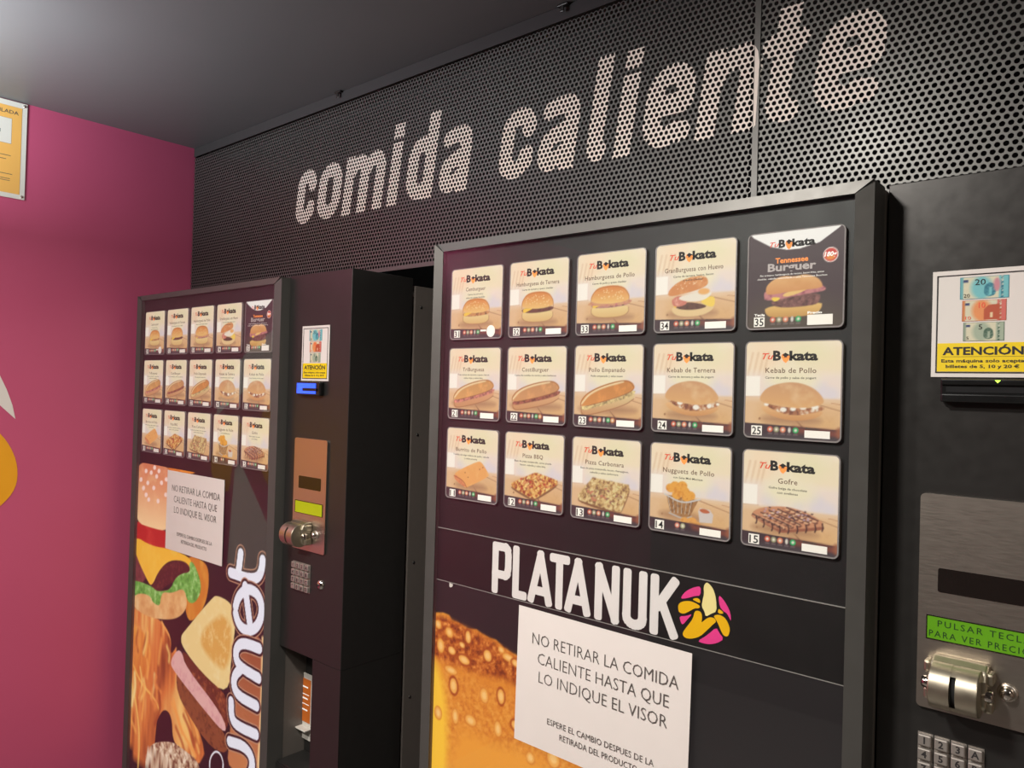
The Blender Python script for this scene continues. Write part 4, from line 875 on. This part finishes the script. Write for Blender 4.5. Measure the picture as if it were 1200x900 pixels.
def bun(k, cx, cy, w, hgt, mid, top=(216, 122, 52), low=(230, 192, 120), seeds=True):
    shadow(k, cx, cy + hgt * .5, w * .6)
    k.poly([(cx - w * .48, cy + hgt * .12), (cx + w * .48, cy + hgt * .12), (cx + w * .5, cy + hgt * .35), (cx + w * .32, cy + hgt * .5), (cx - w * .32, cy + hgt * .5), (cx - w * .5, cy + hgt * .35)], low, f=.012, gr=((222, 176, 110), (238, 208, 144)))
    mid(k, cx, cy, w, hgt)
    k.poly([(cx - w * .5, cy + .0), (cx - w * .5, cy - hgt * .22), (cx - w * .3, cy - hgt * .5), (cx + w * .3, cy - hgt * .5), (cx + w * .5, cy - hgt * .22), (cx + w * .5, cy + .0), (cx, cy + hgt * .08)], top, f=.012, gr=((242, 196, 118), top), n=(.1, .4, (236, 160, 90)))
    k.line([(cx - w * .49, cy + hgt * .03), (cx - w * .49, cy - hgt * .18), (cx - w * .36, cy - hgt * .40), (cx - w * .15, cy - hgt * .475), (cx + w * .15, cy - hgt * .475), (cx + w * .36, cy - hgt * .40), (cx + w * .49, cy - hgt * .18), (cx + w * .49, cy + hgt * .03)], .006, (176, 98, 52), f=.012)
    k.line([(cx - w * .48, cy + hgt * .2), (cx - w * .49, cy + hgt * .36), (cx - w * .3, cy + hgt * .49), (cx + w * .3, cy + hgt * .49), (cx + w * .49, cy + hgt * .36), (cx + w * .48, cy + hgt * .2)], .006, (158, 104, 66), f=.014)
    if seeds:
        r = random.Random(int(cx * 991 + w * 77))
        for _ in range(34):
            a = r.uniform(-.36, .36); b = r.uniform(-.42, -.12)
            k.ell(cx + a * w, cy + b * hgt + abs(a) * hgt * .3, .007, .005, (252, 222, 168), f=.008)
def m_patty(col=(104, 60, 48), ch=(246, 196, 70), cheese=True, ham=False):
    def f(k, cx, cy, w, hg):
        k.poly([(cx - w * .5, cy + hg * .02), (cx + w * .5, cy - hg * .02), (cx + w * .5, cy + hg * .13), (cx, cy + hg * .2), (cx - w * .48, cy + hg * .17)], col, f=.01, n=(.03, .7, (60, 30, 28)))
        if cheese: k.poly([(cx - w * .47, cy + hg * .02), (cx - w * .1, cy + hg * .03), (cx - w * .3, cy + hg * .13), (cx - w * .44, cy + hg * .2)], ch, f=.01)
        if ham:
            k.poly([(cx - w * .62, cy + hg * .06), (cx - w * .45, -.02 + cy), (cx + w * .5, cy - hg * .04), (cx + w * .58, cy + hg * .02), (cx + w * .48, cy + hg * .1), (cx, cy + hg * .14), (cx - w * .45, cy + hg * .1)], (212, 150, 106), f=.01, n=(.05, .8, (196, 110, 110)))
    return f
def roll(k, cx, cy, w, hg, tilt, crust, inner, fill, open_=True):
    t = math.tan(math.radians(tilt))
    q = lambda a, b: (cx + a * w, cy + b * hg - a * w * t)
    shadow(k, cx, cy + hg * .42, w * .52)
    k.poly([q(-.5, .1), q(-.49, .38), q(-.38, .5), q(.3, .44), q(.48, .28), q(.5, .02)], inner, f=.012, gr=((200, 140, 92), inner))
    k.poly([q(-.49, .02), q(-.47, .26), q(-.2, .24), q(.2, .22), q(.49, .14), q(.5, -.08)], fill, f=.012, n=(.035, .9, tuple(int(v * .6) for v in fill)), hi=tuple(min(255, int(v * 1.3)) for v in fill))
    k.poly([q(-.5, .06), q(-.5, -.12), q(-.38, -.36), q(-.1, -.5), q(.3, -.5), q(.45, -.32), q(.5, -.05), q(.3, .04), q(0, .1), q(-.35, .12)], crust, f=.012, n=(.09, .7, tuple(min(255, int(v * 1.12)) for v in crust)), gr=(crust, tuple(int(v * .9) for v in crust)))
    k.line([q(-.47, -.02), q(-.34, -.29), q(-.08, -.42), q(.28, -.43)], .022, (244, 218, 170), f=.02)
    k.line([q(-.49, .06), q(-.49, -.1), q(-.38, -.34), q(-.1, -.47), q(.28, -.48), q(.43, -.32), q(.48, -.05), q(.3, .05), q(0, .1), q(-.35, .12)], .007, (150, 88, 50), f=.012)
    k.line([q(-.48, .12), q(-.47, .36), q(-.37, .48), q(.3, .43), q(.47, .27)], .007, (150, 92, 58), f=.014)

def food(k, n):
    if n == 31: bun(k, .50, .615, .52, .36, m_patty((206, 140, 86), cheese=True), low=(226, 168, 96))
    elif n == 32: bun(k, .49, .61, .54, .40, m_patty(), low=(228, 206, 132))
    elif n == 33: bun(k, .50, .605, .56, .39, m_patty((190, 128, 116), ham=True), low=(226, 200, 136))
    elif n == 34:
        shadow(k, .48, .80, .3)
        k.poly([(.22, .70), (.74, .68), (.75, .76), (.6, .83), (.34, .83), (.23, .78)], (232, 196, 140), f=.012)
        k.poly([(.25, .70), (.42, .66), (.70, .72), (.55, .76), (.32, .75)], (96, 58, 46), f=.01, n=(.03, .7, (60, 34, 30)))
        k.poly([(.55, .66), (.75, .60), (.76, .72), (.70, .74)], (248, 206, 84), f=.01); k.poly([(.24, .66), (.3, .70), (.26, .74)], (246, 190, 70), f=.01)
        k.poly([(.22, .62), (.34, .58), (.44, .68), (.32, .72), (.23, .70)], (206, 116, 96), f=.012, n=(.04, .8, (236, 170, 150)))
        k.poly([(.28, .61), (.5, .57), (.70, .56), (.72, .60), (.6, .67), (.38, .66)], (240, 226, 206), f=.012); k.ell(.62, .56, .07, .035, (238, 170, 96), f=.02)
        k.poly([(.17, .60), (.18, .52), (.3, .43), (.5, .38), (.64, .39), (.68, .47), (.62, .52), (.4, .57)], (214, 132, 72), f=.012, n=(.08, .6, (236, 172, 110)))
        r = random.Random(3)
        for _ in range(36): a = r.uniform(.24, .64); k.ell(a, .56 - (a - .2) * .28 - r.uniform(.0, .09), .006, .005, (246, 214, 170), f=.008)
    elif n == 35:
        k.poly([(.20, .76), (.78, .74), (.79, .80), (.72, .88), (.28, .89), (.2, .84)], (222, 166, 84), f=.012, gr=((196, 140, 70), (236, 190, 110)))
        k.poly([(.24, .68), (.76, .64), (.77, .74), (.7, .78), (.3, .79)], (112, 66, 62), f=.012, n=(.035, 1.0, (70, 36, 36)), hi=(150, 96, 90))
        k.poly([(.18, .64), (.2, .60), (.74, .56), (.82, .60), (.82, .64), (.6, .66), (.2, .72)], (196, 120, 120), f=.012, n=(.05, .8, (150, 70, 84)))
        k.poly([(.25, .67), (.38, .68), (.30, .73)], (246, 206, 70), f=.01); k.poly([(.36, .66), (.5, .60), (.7, .58), (.6, .63), (.44, .68)], (236, 190, 110), f=.01)
        k.poly([(.20, .63), (.21, .54), (.32, .47), (.42, .46), (.5, .475), (.62, .455), (.74, .50), (.79, .57), (.78, .61), (.5, .62), (.25, .65)], (222, 158, 92), f=.012, n=(.16, .6, (206, 136, 72)), gr=((208, 136, 76), (232, 176, 112)))
    elif n == 21: roll(k, .5, .635, .80, .33, 10, (222, 158, 92), (222, 160, 116), (196, 120, 104))
    elif n == 22: roll(k, .5, .635, .82, .33, 9, (214, 150, 96), (222, 170, 122), (150, 84, 66))
    elif n == 23: roll(k, .5, .635, .80, .34, 13, (218, 140, 72), (226, 200, 146), (210, 178, 120))
    elif n in (24, 25):
        w = .66 if n == 24 else .62
        shadow(k, .5, .80, .3)
        k.poly([(.5 - w / 2 - .01, .65), (.5 + w / 2 + .02, .68), (.8, .76), (.6, .81), (.4, .80), (.2, .73)], (222, 164, 104), f=.012, gr=((206, 140, 84), (236, 184, 128)))
        k.poly([(.18, .63), (.35, .66), (.6, .69), (.82, .65), (.84, .69), (.7, .73), (.5, .76), (.32, .71)], (186, 120, 80), f=.012, n=(.04, 1.2, (120, 66, 50)), hi=(246, 236, 216))
        for x, y, r in ((.36, .665, .035), (.56, .71, .04), (.72, .69, .03), (.82, .67, .02)) if n == 24 else ((.24, .65, .025), (.42, .70, .035), (.52, .69, .03), (.62, .67, .035), (.74, .66, .035)):
            k.ell(x, y, r, r * .7, (248, 238, 222), f=.015)
        k.poly([(.17, .63), (.17, .56), (.25, .47), (.42, .42), (.58, .42), (.74, .48), (.83, .58), (.82, .64), (.6, .685), (.35, .66)], (218, 158, 102), f=.012, n=(.14, .7, (232, 190, 142)), gr=((226, 168, 108), (204, 148, 104)))
    elif n == 11:
        shadow(k, .5, .8, .3)
        k.poly([(.16, .68), (.2, .62), (.62, .44), (.7, .45), (.84, .60), (.83, .64), (.42, .83), (.36, .82)], (240, 166, 92), f=.012, n=(.12, .5, (248, 190, 120)), sm=1)
        k.poly([(.15, .69), (.19, .66), (.36, .74), (.42, .82), (.34, .81), (.2, .75)], (226, 140, 90), f=.01, n=(.04, .7, (196, 96, 70)))
        k.line([(.16, .68), (.36, .74), (.42, .83)], .010, (168, 92, 50), f=.012)
        for x, y in ((.44, .68), (.38, .62), (.66, .55), (.72, .52)): k.ell(x, y, .012, .008, (170, 96, 50), f=.01)
    elif n in (12, 13):
        p = [(.12, .68), (.54, .50), (.9, .57), (.91, .62), (.55, .84), (.46, .84), (.13, .73)] if n == 12 else [(.10, .72), (.32, .48), (.84, .52), (.86, .58), (.74, .86), (.66, .86), (.12, .78)]
        k.poly([(a, b + .03) for a, b in p], (130, 84, 54), f=.015)
        k.poly(p, (222, 150, 70) if n == 12 else (208, 166, 104), f=.02, n=(.035, 1.5, (150, 56, 40) if n == 12 else (136, 96, 66)), hi=(246, 214, 136) if n == 12 else (232, 206, 150), sm=0)
        r = random.Random(n)
        for _ in range(44):
            a, b = r.uniform(.2, .8), r.uniform(.54, .78)
            if abs(a - .5) / .36 + abs(b - .66) / .16 < 1 or n == 13 and .24 < a < .72: k.ell(a, b, .022, .012, r.choice([(196, 72, 48), (238, 206, 130), (160, 96, 60), (226, 150, 96)] if n == 12 else [(190, 160, 110), (150, 100, 80), (226, 206, 140), (200, 120, 90)]), f=.012, ang=r.uniform(-40, 40))
    elif n == 14:
        shadow(k, .42, .8, .28)
        k.poly([(.62, .72), (.64, .68), (.76, .69), (.80, .74), (.79, .83), (.64, .84)], (214, 198, 190), f=.01, sm=0); k.poly([(.62, .70), (.7, .68), (.78, .72), (.68, .74)], (190, 96, 60), f=.01)
        k.poly([(.22, .58), (.62, .60), (.52, .79), (.44, .81), (.27, .76)], (168, 116, 70), f=.01, sm=0, n=(.03, .9, (110, 70, 44)))
        for t in range(6): k.line([(.24 + t * .06, .60), (.28 + t * .045, .77)], .006, (206, 196, 186), f=.008)
        for x, y in ((.27, .50), (.33, .47), (.38, .53), (.45, .52), (.42, .46), (.52, .56), (.35, .57), (.47, .58)): k.ell(x, y, .06, .05, (236, 162, 66), f=.015, n=(.03, .8, (206, 118, 40)))
        k.line([(.2, .575), (.42, .66), (.64, .59)], .016, (206, 200, 196), f=.01); k.line([(.26, .78), (.44, .83), (.54, .79)], .014, (190, 182, 176), f=.01)
        for x, y in ((.46, .84), (.55, .83), (.6, .87)): k.ell(x, y, .055, .035, (232, 160, 80), f=.014, n=(.03, .8, (206, 130, 60)))
    elif n == 15:
        shadow(k, .46, .8, .34)
        k.poly([(.10, .70), (.36, .80), (.42, .83), (.6, .79), (.86, .74), (.86, .70), (.5, .72), (.12, .66)], (150, 84, 62), f=.012)
        k.poly([(.10, .70), (.14, .62), (.3, .57), (.5, .55), (.7, .59), (.86, .67), (.84, .71), (.62, .76), (.42, .80), (.28, .76)], (206, 138, 100), f=.012, n=(.05, .8, (156, 92, 72)))
        for a in range(6):
            for b in range(5):
                u, v = (a + .5) / 6, (b + .5) / 5
                x = .10 + u * .33 + v * .40; y = .69 + u * .10 - v * .13
                k.ell(x + .01, y + .012, .026, .016, (112, 62, 50), f=.014); k.ell(x, y, .024, .014, (226, 168, 126), f=.014)
        for x, y in ((.16, .73), (.24, .76), (.33, .785), (.41, .80), (.50, .79), (.59, .775), (.68, .755), (.77, .74), (.84, .72)):
            k.line([(x, y - .04), (x + .01, y), (x, y + .03)], .013, (58, 30, 32), f=.012)
        for v in range(5):
            k.line([(.12 + v * .09, .67 - v * .027), (.44 + v * .09, .775 - v * .03)], .011, (62, 34, 36), f=.012)
        r = random.Random(5)
        for _ in range(50): a = r.uniform(.24, .74); k.ell(a, .58 + r.uniform(0, .11), .012, .007, r.choice([(70, 44, 52), (190, 160, 176), (236, 196, 160), (110, 70, 70)]), f=.01)

CARDS = [
 (31, 'Cemburguer', ['Carne de ternera y', 'salsa de queso fundido'], 'round burger beside a white disc'),
 (32, 'Hamburguesa de Ternera', ['Carne de ternera y queso cheddar'], 'beef burger with cheese corner hanging out'),
 (33, 'Hamburguesa de Pollo', ['Carne de pollo y queso cheddar'], 'chicken burger with ham slice sticking out'),
 (34, 'GranBurguesa con Huevo', ['Carne de ternera, huevo, bacon', 'y queso cheddar'], 'open tilted burger with fried egg'),
 (35, 'Burguer', ['Pan artesano, hamburguesa de vacuno, bacon frito, queso', 'cheddar, cebolla caramelizada y salsa Tennessee Bourbon'], 'dark background burger'),
 (21, 'TriBurguesa', ['Tres carnes de ternera y queso, bacon', 'salsa roja y salsa bbq'], 'long sandwich with pink filling'),
 (22, 'CostiBurguer', ['Carne de costillas de cerdo y salsa barbacoa'], 'long rib sandwich with brown filling'),
 (23, 'Pollo Empanado', ['Pollo empanado y salsa suave'], 'breaded chicken hot dog shaped roll'),
 (24, 'Kebab de Ternera', ['Carne de ternera y salsa de yogurt'], 'beef kebab in pale round bread'),
 (25, 'Kebab de Pollo', ['Carne de pollo y salsa de yogurt'], 'chicken kebab in round bread'),
 (11, 'Burrito de Pollo', ['Tortilla de trigo rellena de pollo, cebolla', 'y salsa picante'], 'orange tortilla wrap'),
 (12, 'Pizza BBQ', ['Base de pizza mozzarella, carne picada', 'bacon, cebolla y salsa bbq'], 'reddish square pizza slice'),
 (13, 'Pizza Carbonara', ['Base de pizza mozzarella, bacon, champignon,', 'cebolla y salsa carbonara'], 'pale square pizza slice'),
 (14, 'Nugguets de Pollo', ['con Salsa Miel Mostaza'], 'wire basket of chicken nuggets'),
 (15, 'Gofre', ['Gofre belga de chocolate', 'con avellanas'], 'waffle drizzled with chocolate'),
]
XS = np.linspace(0, CW, 112); ZS = np.linspace(-CH_, 0, 112)
rad = .0065
def keep_round(x, z):
    dx = np.maximum(0, np.maximum(rad - x, x - (CW - rad))); dz = np.maximum(0, np.maximum(rad + z * -1 * -1 * -1 if False else (rad - (-z)), (-z) - (CH_ - rad)))
    return dx * dx + dz * dz < rad * rad
protos = {}
for n, title, desc, look in CARDS:
    dark = n == 35
    def paint(k, n=n, dark=dark):
        if dark:
            k.c[:] = (58, 38, 44); k.ell(.5, .95, .6, .25, (74, 60, 50), f=.3)
            k.poly([(.02, -.1), (.02, .0), (.06, .04), (.25, .15), (.42, .195), (.55, .195), (.75, .15), (.93, .03), (.98, -.01), (.98, -.1)], (250, 244, 238), f=.008, sm=0)
            k.ell(.86, .285, .075, .075, (250, 230, 220), f=.008); k.ell(.86, .285, .066, .066, (206, 50, 40), f=.008); k.ell(.86, .31, .045, .025, (232, 130, 40), f=.02)
        else: bg(k, n)
        food(k, n); band(k, 2 if n == 14 else 6 if n in (22, 23) else 5, dark)
    me = ink_grid('card_print', XS, ZS, 0, lambda x, z: (x / CW, -z / CH_), paint, keep_round)
    me.materials.append(M['card'])
    # sleeve rim
    g = Geo(); oo = rrect(-.0004, CW + .0004, -CH_ - .0006, .0004, rad + .0004, 6); ii = rrect(.0013, CW - .0013, -CH_ + .0013, -.0008, rad - .0013, 6); N = len(oo)
    vs = [(x, -.0006, z) for x, z in oo] + [(x, -.0006, z) for x, z in ii] + [(x, .003, z) for x, z in oo] + [(x, .0004, z) for x, z in ii]
    g.add(vs, [[i, (i + 1) % N, (i + 1) % N + N, i + N] for i in range(N)] + [[i, i + 2 * N, (i + 1) % N + 2 * N, (i + 1) % N] for i in range(N)] + [[i + N, (i + 1) % N + N, (i + 1) % N + 3 * N, i + 3 * N] for i in range(N)])
    rim = g.mesh('sleeve_rim'); rim.materials.append(M['rim'])
    # lettering: logo, dish name, description, tiny captions
    g = Geo(); U = lambda u: u * CW; Vv = lambda v: -v * CH_; y = -.0003; ly = .195 if not dark else .165; sc = 1.0 if not dark else .82; cx = .47
    q = lambda du: cx + du * sc
    g.text('Tu', U(q(-.285)), U(q(-.165)), Vv(ly - .01), .0078 * sc, y, 2, off=.012, shear=.35)
    g.text('B', U(q(-.17)), U(q(-.085)), Vv(ly), .0118 * sc, y, 0, off=.045); g.text('kata', U(q(.0)), U(q(.29)), Vv(ly), .0114 * sc, y, 0, off=.045)
    g.flat(ccw([(U(q(-.085)), Vv(ly - .035)), (U(q(-.06)), Vv(ly + .012)), (U(q(-.035)), Vv(ly + .03)), (U(q(-.005)), Vv(ly)), (U(q(.005)), Vv(ly - .035)), (U(q(-.01)), Vv(ly - .06)), (U(q(-.045)), Vv(ly - .07)), (U(q(-.075)), Vv(ly - .06))]), y - .0001, 3)
    g.add([(U(q(-.075)), y - .0003, Vv(ly - .052)), (U(q(-.04)), y - .0003, Vv(ly - .032)), (U(q(.005)), y - .0003, Vv(ly - .052)), (U(q(-.04)), y - .0003, Vv(ly - .076))], [(0, 1, 2, 3)], 0)
    g.add([(U(q(-.055)), y - .0004, Vv(ly - .026)), (U(q(-.022)), y - .0004, Vv(ly - .026)), (U(q(-.022)), y - .0004, Vv(ly - .038)), (U(q(-.055)), y - .0004, Vv(ly - .036))], [(0, 3, 2, 1)][::1], 1)
    if dark:
        g.text('Tennessee', U(.30), U(.64), Vv(.325), .0066, y, 3, off=.03); g.text('Burguer', U(.22), U(.72), Vv(.405), .0098, y, 5, off=.03)
        for i, t in enumerate(desc): g.text(t, U(.14 - .03 * i), U(.80 + .03 * i), Vv(.452 + i * .036), .0022, y, 6, off=.0)
        g.text('180g', U(.80), U(.92), Vv(.30), .0056, y - .0001, 6, off=.03, shear=.2)
        g.text('Tecla', U(.085), U(.2), Vv(.862), .0028, y, 6, off=.03); g.text('Precio', U(.645), U(.79), Vv(.86), .0030, y, 6, off=.03)
    else:
        wd = min(.72, .036 * len(title) + .02); g.text(title, U(.485 - wd / 2), U(.485 + wd / 2), Vv(.325), .0066, y, 1, off=.006, space=1.08)
        for i, t in enumerate(desc):
            wd = min(.70, .0165 * len(t)); g.text(t, U(.485 - wd / 2), U(.485 + wd / 2), Vv(.385 + i * .045), .0028, y, 4, off=.01)
        g.text('Tecla', U(.095), U(.195), Vv(.872), .0026, y - .0002, 4, off=.03)
        if n != 31: g.text('Precio', U(.655), U(.79), Vv(.892), .0028, y - .0002, 4, off=.03)
    let = g.mesh('card_lettering')
    for s_ in ('ink', 'brownink', 'redink', 'orangeink', 'greyink', 'silverink', 'whiteink'): let.materials.append(M[s_])
    # the white squares: number and price
    g = Geo().prism(ccw([(U(.085), Vv(.875)), (U(.2), Vv(.875)), (U(.2), Vv(.975)), (U(.085), Vv(.975))]), -.0008, -.0002); ns = g.mesh('number_sticker'); ns.materials.append(M['sticker'])
    g = Geo().text(str(n), U(.095), U(.19), Vv(.965), .0098, -.0010, off=.012); nu = g.mesh('handwritten_number'); nu.materials.append(M['ink'])
    if n == 31:
        g = Geo().prism(disc(U(.8), Vv(.90), .0092, 24, .0098), -.0008, -.0002); g.prism(ccw([(U(.60), Vv(.875)), (U(.71), Vv(.875)), (U(.71), Vv(.9)), (U(.6), Vv(.9))]), -.0004, -.0002)
    else: g = Geo().prism(ccw([(U(.645), Vv(.898 if not dark else .87)), (U(.895), Vv(.898 if not dark else .87)), (U(.895), Vv(.972)), (U(.645), Vv(.972))]), -.0008, -.0002)
    pr = g.mesh('price_label'); pr.materials.append(M['sticker'])
    protos[n] = (me, rim, let, ns, nu, pr)

ROWN = {3: 'top', 2: 'middle', 1: 'bottom'}
def place_cards(base, where):
    for n, title, desc, look in CARDS:
        r = 3 - n // 10; c = n % 10 - 1
        o = empty('menu_card', (base[0] + c * DX, base[1], base[2] + CARDTOP - r * DZ), cat='menu card', group='backlit menu cards in the vending machines',
                  label='card %d showing %s, behind glass of %s vending machine' % (n, look, where))
        me, rim, let, ns, nu, pr = protos[n]
        link('card_print', me, o); link('sleeve_rim', rim, o); tag(link('card_lettering', let, o), kind='stuff')
        s = link('number_sticker', ns, o); link('handwritten_number', nu, s); link('price_label', pr, o)
place_cards((0, 0, 0), 'right'); place_cards((-1.2512, .0236, -.0119), 'left')

# ---------------------------------------------------------------- paper notices on the glass
def notice(loc, w, hh, tilt, label):
    o = empty('paper_notice', loc, label=label, cat='notice', group='printed paper notices'); o.rotation_euler = (0, -tilt, 0)
    g = Geo(); nx, nz = 8, 6; vs = []
    for j in range(nz + 1):
        for i in range(nx + 1):
            u, v = i / nx, j / nz; vs.append((u * w, -.0004 - .0006 * (math.sin(u * 3 + v * 2) ** 2), -v * hh))
    g.add(vs, [[j * (nx + 1) + i, (j + 1) * (nx + 1) + i, (j + 1) * (nx + 1) + i + 1, j * (nx + 1) + i + 1] for j in range(nz) for i in range(nx)])
    g.build('paper_sheet', 'paper', o)
    g = Geo(); y = -.0014
    for t, a, b, v in (('NO RETIRAR LA COMIDA', .10, .94, .252), ('CALIENTE HASTA QUE', .14, .895, .388), ('LO INDIQUE EL VISOR', .15, .89, .522)):
        g.text(t, a * w, b * w, -v * hh, .088 * hh, y, off=-.012)
    for t, a, b, v in (('ESPERE EL CAMBIO DESPUES DE LA', .215, .83, .797), ('RETIRADA DEL PRODUCTO', .295, .745, .877)):
        g.text(t, a * w, b * w, -v * hh, .045 * hh, y, off=-.004)
    tag(g.build('notice_lettering', 'greyink', o), kind='stuff'); return o
notice((.1763, -.0050, 1.2447), .2975, .2075, -.010, 'white paper notice about waiting for hot food, under the white wordmark')
notice((-1.0760, .0186, 1.3435), .2975, .2070, .006, 'white paper notice about waiting for hot food, over the burger poster')

def euro(k, n):
    A_ = {20: ((120, 196, 200), (40, 120, 140)), 10: ((236, 150, 90), (190, 84, 50)), 5: ((170, 184, 160), (70, 100, 80))}[n]
    k.c[:] = (222, 216, 186); k.rect(-.1, -.1, .07, 1.1, tuple(int(v * .9) for v in A_[0]), f=.02); k.ell(.45, .5, .22, .5, A_[0], f=.12)
    k.rect(.8, -.1, 1.1, 1.1, A_[0] if n != 10 else (216, 110, 100), f=.03); k.rect(.84, .0, .89, 1.0, A_[1], f=.02, n=(.08, 1.4, (220, 220, 200)))
    if n == 10: k.poly([(.5, .95), (.5, .45), (.6, .25), (.85, .2), (.85, .95)], A_[1], f=.02, sm=0); k.rect(.64, .6, .70, .85, (240, 214, 170), f=.02)
    else: k.poly([(.5, .9), (.5, .45), (.58, .3), (.66, .3), (.74, .45), (.74, .9)], A_[1], f=.02, n=(.06, .8, A_[0])); k.rect(.6, .5, .66, .85, A_[0], f=.03)
    if n == 20: k.ell(.76, .4, .07, .3, (206, 140, 150), f=.06)
    k.rect(.07, .12, .17, .24, (44, 60, 110), f=.02)
    for a, b in (((0, 0), (1, 0)), ((1, 0), (1, 1)), ((1, 1), (0, 1)), ((0, 1), (0, 0))): k.line([a, b], .02, A_[1], f=.02)
def warning(loc, label):
    o = empty('warning_notice', loc, label=label, cat='notice', group='banknote warning notices'); W, H = .100, .1195
    Geo().box(0, W, -.0012, 0, -H, 0).build('white_sheet', 'paper', o)
    g = Geo()
    for a, b, c, d in ((.0045, .0058, -H + .0045, -.005), (W - .0058, W - .0045, -H + .0045, -.005), (.0045, W - .0045, -.0062, -.005), (.0045, W - .0045, -H + .0045, -H + .0058)): g.box(a, b, -.0017, -.0012, c, d)
    g.build('border', 'ink', o)
    Geo().box(.0062, W - .0062, -.0016, -.0012, -H + .0062, -.0815).build('yellow_field', 'signyellow', o)
    g = Geo(); y = -.0019
    g.text('ATENCIÓN', .0115, W - .0115, -.0945, .0088, y, off=.03); g.box(.0105, W - .0105, -.0018, -.0016, -.0969, -.0966)
    g.text('Esta máquina solo acepta', .0105, W - .0105, -.1030, .0036, y, off=.022); g.text('billetes de 5, 10 y 20 €', .0150, W - .0150, -.1092, .0036, y, off=.022)
    tag(g.build('notice_lettering', 'ink', o), kind='stuff')
    for n, x0, x1, z1, z0 in ((20, .0275, .0740, -.0085, -.0330), (10, .0300, .0720, -.0345, -.0575), (5, .0315, .0705, -.0590, -.0795)):
        me = ink_grid('banknote_picture', np.linspace(x0, x1, 60), np.linspace(z0, z1, 30), -.0016, lambda x, z, x0=x0, x1=x1, z0=z0, z1=z1: ((x - x0) / (x1 - x0), (z1 - z) / (z1 - z0)), lambda k, n=n: euro(k, n))
        bo = link('banknote_picture', me, o, ['flat']); w = x1 - x0; h_ = z1 - z0
        g = Geo().text(str(n), x0 + w * (.31 if n == 20 else .38), x0 + w * (.53 if n != 5 else .47), z1 - h_ * .38, h_ * .28, -.0019, off=.0)
        g.text(str(n), x0 + w * .08, x0 + w * (.21 if n != 5 else .14), z0 + h_ * .08, h_ * .17, -.0019, off=.0); g.build('banknote_numerals', {20: 'ink', 10: 'redink', 5: 'ink'}[n], bo)
    return o
warning((.7345, .0495, 1.7265), 'square warning notice with three banknotes, above the dark bill slot')
warning((-.5110, .0456, 1.7075), 'bright warning notice with three banknotes, above the blue glowing bill slot')

# leaflet holder standing inside the left machine's delivery bay
lh = empty('leaflet_holder', (-.619, .0225 + .0236 + .0715, .765), label='white holder with an orange leaflet inside the dark delivery bay', cat='leaflet holder')
g = Geo().box(0, .085, -.003, 0, .0, .150, bev=.001); g.box(-.002, .087, -.022, -.003, .028, .031, bev=.001); g.build('holder_body', 'acrylic', lh)
Geo().box(.008, .080, -.0040, -.0031, .040, .138).build('leaflet', 'orangecard', lh)
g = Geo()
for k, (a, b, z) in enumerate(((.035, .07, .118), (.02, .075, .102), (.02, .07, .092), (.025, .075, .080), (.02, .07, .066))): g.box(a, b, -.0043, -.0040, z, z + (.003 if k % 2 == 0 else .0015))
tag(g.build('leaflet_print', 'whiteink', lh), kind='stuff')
# a crumb of torn white film stuck at the header's lower edge, and a small dent mark in the right poster
g = Geo().prism(ccw([(0, 0), (.0085, -.0015), (.007, -.006), (.002, -.008), (0, -.006)]), 0, .0003)
tag(g.build('film_scrap', 'paper', None, (.0145, .0008, 1.2485)), 'tiny white scrap left on the thin seam above the bun crust', 'scrap')
